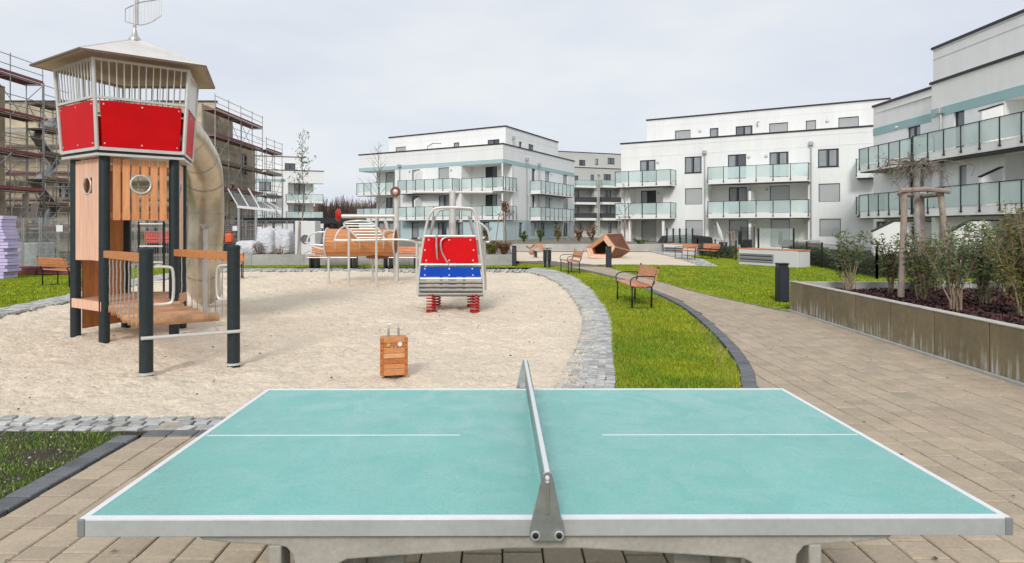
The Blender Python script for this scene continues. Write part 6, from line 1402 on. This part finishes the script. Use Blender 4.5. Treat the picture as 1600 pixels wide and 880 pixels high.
# terrace dividers (glass screens with dark posts) in front of the long block
for px0, px1, Y, lab in ((1042, 1082, 47, 'glass privacy screen with dark posts behind the distant vent box'), (1185, 1240, 45, 'glass privacy screen with dark posts behind the large vent box')):
    c = thing('glass_screen', lab, 'screen', (terr(px0, Y), Y, 0)); k = 4 if px0 < 1100 else 1; a, b = terr(px0, Y), terr(px1, Y)
    for i in range(k+1): x = a+(b-a)*i/k; MB().box(x-.05, x+.05, Y-.05, Y+.05, 0, 1.62).build('post', darkm, c)
    for i in range(k): x0 = a+(b-a)*i/k+.06; x1 = a+(b-a)*(i+1)/k-.06; MB().box(x0, x1, Y-.01, Y+.01, .3, 1.6).build('glass_pane', M('clear_screen_%d%d' % (px0, i), (.55, .62, .6), .1, alpha=.28), c)
# ================================================================== TREES AND SHRUBS
def branch(mb, p, d, l_, r_, lev, rg, tips, droop=0, spread=.7):
    n = 3; pts = [p]; rs = [r_]
    for i in range(n):
        d = (d+Vector((rg.uniform(-1, 1), rg.uniform(-1, 1), rg.uniform(-.6, .9)-droop))*.16).normalized(); pts.append(pts[-1]+d*l_/n); rs.append(r_*(1-.5*(i+1)/n))
    mb.tube(pts, rs, 5 if lev > 1 else 3, cap=False); tips += pts[1:]
    if lev <= 0: return
    for k in range(rg.choice((2, 3))):
        b = pts[rg.choice((1, 2, 3))]; nd = (d+Vector((rg.uniform(-1, 1), rg.uniform(-1, 1), rg.uniform(-.3, .8)-droop))*spread).normalized(); branch(mb, b, nd, l_*rg.uniform(.5, .75), r_*.5, lev-1, rg, tips, droop, spread)
def leaves_at(tips, n, size, rg, spread=.08, down=0):
    mb = MB()
    for i in range(n):
        c = rg.choice(tips)+Vector((rg.gauss(0, spread), rg.gauss(0, spread), rg.gauss(0, spread)-down)); a = Vector((rg.gauss(0, 1), rg.gauss(0, 1), rg.gauss(0, .8))).normalized(); b = a.orthogonal().normalized(); n_ = a.cross(b); s_ = size*rg.uniform(.6, 1.3)
        mb.add([c-a*s_, c+b*s_*.45+n_*s_*.15, c+a*s_, c-b*s_*.45+n_*s_*.15], [(0, 1, 2, 3)])
    return mb
def young_tree(label, px, Y, z0, pytop, seed, crown0=.35, width=.5, leaf=None, nleaf=0, lsize=.06, trunk=bark, stake=None, r0=.035, nb=16, stak_h=1.7):
    rg = random.Random(seed); x = At(px, 0, Y).x; zt = At(px, pytop, Y).z; H = zt-z0
    o = thing('young_tree', label, 'tree', (x, Y, z0)); pts = [Vector((x+.04*math.sin(i*1.3+seed), Y, z0+H*i/8)) for i in range(9)]
    MB().tube(pts, [r0*(1-.85*i/8) for i in range(9)], 7).build('trunk', trunk, o, smooth=True)
    mb = MB(); tips = []
    for i in range(nb):
        t_0 = crown0+(1-crown0)*i/nb*.95; b = pts[0].lerp(pts[8], t_0); a = rg.random()*6.3; w_ = width*(1-.75*(t_0-crown0)/(1-crown0)); d = Vector((math.cos(a)*.7, math.sin(a)*.7, .75)).normalized()
        branch(mb, b, d, w_*rg.uniform(.7, 1.1), r0*.3, 2, rg, tips)
    mb.build('branches', twig if trunk is bark else trunk, o, kind='stuff')
    if leaf: leaves_at(tips, nleaf, lsize, rg).build('leaves', leaf, o, kind='stuff')
    if stake:
        R = stake; q = 3
        tops = []
        for k in range(q):
            a = k*2*PI/3+.4; b0 = Vector((x+R*1.25*math.cos(a), Y+R*1.25*math.sin(a), z0-.1)); b1 = Vector((x+R*.8*math.cos(a), Y+R*.8*math.sin(a), z0+stak_h)); tops.append(b1); MB().tube([b0, b1], .04, 7).build('stake', stake_w if trunk is bark else white_p, o, smooth=True)
        for k in range(q): MB().tube([tops[k]-Vector((0, 0, .08)), tops[(k+1) % 3]-Vector((0, 0, .08))], .032, 6).build('crossbar', stake_w, o, smooth=True)
    return o
young_tree('thin leafy young tree with a stake tripod beside the white bulk bags', 473, 30, TZ, 200, 3, .3, .75, leaf_g, 330, .055, stake=.42, stak_h=1.5, nb=22)
young_tree('tall bare young tree behind the barrel, before the middle block', 592, 31.5, TZ, 222, 8, .38, .95, stake=.42, stak_h=1.25, nb=18)
young_tree('small staked tree with a tuft of rusty leaves before the pale blue corner', 790, 48, TZ, 318, 12, .55, .7, leaf_r, 260, .09, stake=.75, stak_h=2.25, nb=14, r0=.05)
young_tree('bare young tree with stakes before the left balcony of the long block', 976, 52, .4, 285, 15, .3, 1.2, stake=.6, stak_h=2.2, nb=16, r0=.05)
young_tree('bare young tree with white stakes at the right end of the blue ground floor', 888, 62, .4, 345, 18, .5, .7, stake=.6, stak_h=2.0, nb=8, r0=.05)
young_tree('thin staked tree behind the right far bench', 1141, 39, 0, 360, 21, .8, .25, stake=.35, stak_h=1.45, nb=5)
# weeping tree on the planter with three stout stakes
rg = random.Random(5); YT = 11.2; xt = At(1432, 0, YT).x; zt = At(0, 251, YT).z
wt = thing('weeping_tree', 'grafted weeping tree with drooping bare crown tied to thick wooden stakes in the planter', 'tree', (xt, YT, .42))
MB().tube([(xt+.06, YT, .3), (xt+.03, YT, 1.2), (xt, YT, 2.0), (xt+.02, YT, zt)], [.068, .056, .045, .05], 10).build('trunk', M('pale_grey_trunk', (.36, .33, .30), .8, n=(8, .3), bump=(30, .5, .01)), wt, smooth=True)
mb = MB(); tips = []
for i in range(34):
    a = rg.random()*6.3; p = Vector((xt+rg.uniform(-.03, .03), YT, zt-.03-rg.random()*.10)); ln_ = rg.uniform(.35, .95); pts = [p]; d = Vector((math.cos(a), math.sin(a), rg.uniform(.0, .45)))
    for k in range(7): pts.append(pts[-1]+d*ln_/7); d = (d+Vector((rg.uniform(-.42, .42), rg.uniform(-.42, .42), rg.uniform(-.42, .16)))).normalized()
    mb.tube(pts, [.013-.0015*k for k in range(8)], 5, cap=False); tips += pts[3:]
    for k in (2, 4, 5, 6):
        q = pts[k]; e1_ = q+Vector((rg.uniform(-.12, .12), rg.uniform(-.12, .12), rg.uniform(-.1, .06))); mb.tube([q, e1_, e1_+Vector((rg.uniform(-.14, .14), rg.uniform(-.14, .14), rg.uniform(-.2, .04)))], [.006, .0045, .003], 4, cap=False)
mb.build('drooping_branches', M('pale_branch', (.21, .175, .145), .8, n=(8, .3)), wt, kind='stuff')
leaves_at(tips, 60, .022, rg).build('leaves', leaf_y, wt, kind='stuff')
stk = []
for px, pxt, dy in ((1407, 1413, -.35), (1486, 1469, -.1), (1440, 1440, .5)):
    b0 = Vector((At(px, 0, YT+dy).x, YT+dy, .35)); b1 = Vector((At(pxt, 0, YT+dy).x, YT+dy, At(0, 300, YT).z)); stk.append(b1); MB().tube([b0, b0.lerp(b1, .5)+Vector((.012, 0, 0)), b1], [.055, .05, .047], 10).build('stake', stake_w, wt, smooth=True)
MB().tube([stk[0]+Vector((-.12, -.08, 0)), stk[0].lerp(stk[1], .5)+Vector((0, -.08, .03)), stk[1]+Vector((.1, -.08, 0))], .043, 8).build('crossbar', stake_w, wt, smooth=True)
MB().tube([stk[0]+Vector((-.05, .05, -.06)), stk[2]+Vector((0, .05, -.04))], .04, 8).build('crossbar', stake_w, wt, smooth=True)
MB().tube([stk[2]+Vector((0, 0, -.05)), stk[1]+Vector((0, .05, -.05))], .04, 8).build('crossbar', stake_w, wt, smooth=True)
def shrub(label, px, Y, pytop, wpx, seed, mat, nst, nleaf, lsize=.03, z0=.42, low=.3, lean=0, name='shrub', stem=None, tw2=None):
    rg = random.Random(seed); x = At(px, 0, Y).x; zt = At(0, pytop, Y).z; H = zt-z0; Wd = wpx*Y/F/2; o = thing(name, label, 'shrub', (x, Y, z0)); mb = MB(); tips = []
    for i in range(nst):
        a = rg.random()*6.3; r_ = Wd*rg.uniform(.3, 1.05); h = H*rg.uniform(.62, 1.0); e_ = Vector((math.cos(a)*r_+lean, math.sin(a)*r_*.8, h)); b0 = Vector((x+rg.uniform(-.06, .06), Y+rg.uniform(-.06, .06), z0-.03))
        pts = [b0+Vector((e_.x*t_0**1.35+rg.uniform(-.02, .02), e_.y*t_0**1.35+rg.uniform(-.02, .02), e_.z*t_0)) for t_0 in (0, .2, .4, .6, .8, 1)]
        mb.tube(pts, [.013, .012, .010, .008, .006, .004], 5, cap=False); tips += [q for k, q in enumerate(pts) if k/5 >= low]; tips += [pts[k].lerp(pts[k+1], .5) for k in range(5) if k/5 >= low]
        for k in (2, 3, 4):
            q = pts[k]; dd_ = Vector((rg.uniform(-1, 1), rg.uniform(-1, 1), .9)).normalized()*H*.18; mb.tube([q, q+dd_*.5, q+dd_], [.005, .004, .003], 4, cap=False); tips += [q+dd_*.5, q+dd_, q+dd_]
    mb.build('stems', stem or M_stem, o, kind='stuff'); leaves_at(tips, int(nleaf*1.35), lsize*1.05, rg, .045, 0).build('leaves', mat, o, kind='stuff')
    if tw2: leaves_at(tips, nleaf//2, lsize, rg, .06, 0).build('leaves', tw2, o, kind='stuff')
    return o
M_stem = M('tan_shrub_stem', (.30, .22, .15), .8, n=(6, .25))
shrub('open leafy shrub at the left end of the planter', 1327, 12.0, 352, 72, 1, leaf_g, 9, 520, .034, low=.35)
shrub('narrow dark shrub left of the left stake of the weeping tree', 1392, 11.6, 362, 60, 2, leaf_g, 8, 560, .032, low=.25, tw2=leaf_r)
shrub('rust tinged shrub between the stakes of the weeping tree', 1440, 10.6, 350, 66, 3, leaf_g, 9, 700, .032, low=.2, tw2=leaf_r)
shrub('shrub with fanned tan stems right of the weeping tree', 1492, 9.2, 340, 80, 4, leaf_g, 15, 780, .030, low=.4, lean=-.05)
shrub('dense dark green shrub before the near balconies', 1540, 9.9, 338, 84, 5, leaf_g, 12, 1100, .032, low=.15, tw2=leaf_y)
shrub('yellowing tall shrub at the right edge of the picture', 1600, 8.6, 315, 110, 6, leaf_y, 16, 1500, .030, low=.12, tw2=leaf_g)
shrub('back row shrub nearest the white terrace wall', 1465, 12.2, 358, 60, 7, leaf_g, 9, 600, .034, low=.2, tw2=leaf_y)
shrub('mixed green shrub in the back row behind the dense shrub', 1565, 12.0, 345, 90, 8, leaf_g, 12, 1200, .036, low=.1, tw2=leaf_y)
# clipped dark conifer
cx_ = At(1430, 0, 12.3).x; cn = thing('conifer', 'slim dark columnar evergreen behind the weeping tree trunk', 'shrub', (cx_, 12.3, .42)); MB().tube([(cx_, 12.3, .3), (cx_, 12.3, 1.6)], .02, 6).build('trunk', bark, cn)
tips = [Vector((cx_+math.cos(a)*.09*math.sin(PI*min(1, t_0+.12))**.5, 12.3+math.sin(a)*.09, .45+1.28*t_0)) for t_0 in [i/40 for i in range(40)] for a in (0, 1.2, 2.4, 3.6, 4.8)]
leaves_at(tips, 900, .028, random.Random(4), .02).build('foliage', M('conifer_leaf', (.03, .055, .018), .6, var=.4), cn, kind='stuff')
# planting on the corner of the long wall
shrub('yellow-green shrub on top of the wall right of the helicopter rocker', 768, 29.2, 377, 26, 9, leaf_y, 14, 900, .045, z0=TZ, low=.0, tw2=leaf_g)
shrub('rusty shrub on the end of the wall beside the slim bollard', 788, 29.0, 378, 28, 10, leaf_r, 14, 900, .045, z0=TZ, low=.0)
for i, (px, top_, wd_, c_, lab) in enumerate(((818, 361, 14, leaf_g, 'small green plant below the blue corner windows'), (844, 356, 12, leaf_g, 'upright plant between the two downpipes of the blue ground floor'), (872, 352, 16, leaf_y, 'yellowish plant at the right end of the blue ground floor'), (905, 352, 20, leaf_r, 'reddish shrub in the gap before the distant grey block'), (925, 350, 22, leaf_r, 'broad reddish shrub behind the wooden polyhedron'), (1000, 372, 34, leaf_g, 'low plants under the left balcony of the long block'), (760, 352, 14, leaf_g, 'thin plant at the left of the blue ground floor'))):
    shrub(lab, px, 56 if px != 1000 else 50, top_, wd_, 30+i, c_, 8, 260, .09, z0=TZ-.03, low=.1)
# bare wood far behind between the blocks
th_ = MB(); rg = random.Random(77); lf = MB()
for i in range(230):
    px = rg.uniform(495, 600); Y = rg.uniform(118, 150); x = At(px, 0, Y).x; h = rg.uniform(4.5, 8.2)
    for q in range(9):
        a = rg.random()*6.3; th_.tube([(x+rg.uniform(-.4, .4), Y, 0), (x+math.cos(a)*.5, Y, h*.5), (x+math.cos(a)*rg.uniform(.6, 1.3), Y+math.sin(a), h*rg.uniform(.75, 1))], [.09, .07, .03], 3, cap=False)
th_.build('bare_thicket', M('thicket_twig', (.16, .11, .085), .9, var=.4, hue=.02), kind='stuff')
bh_ = thing('long_building', 'long low brown building behind the bare thicket between the white blocks', 'building', (At(550, 0, 155).x, 155, 0))
fH = Fac((At(480, 0, 155).x, 155), (At(640, 0, 155).x, 155)); hh_ = [(2+i*2.6, 3.6+i*2.6, 3.3, 5.2) for i in range(8)]
wall(fH, 0, fH.L, -.1, 6.6, hh_, M('far_brown_wall', (.24, .17, .15), .9, n=(.4, .2)), bh_)
for r in hh_: window(fH, r, bh_, 'W', pairs=1)
cap(fH, 0, fH.L, 6.6, bh_, .3)
for n_, (px, sc_) in enumerate(((20, 1.0),)): pass
# far tree line beyond everything, low on the horizon
for i in range(0):
    pass
def rem(o): bpy.data.objects.remove(o)
print('objects', len(bpy.data.objects), 'tris ~', sum(len(o.data.polygons) for o in bpy.data.objects if o.type == 'MESH'))
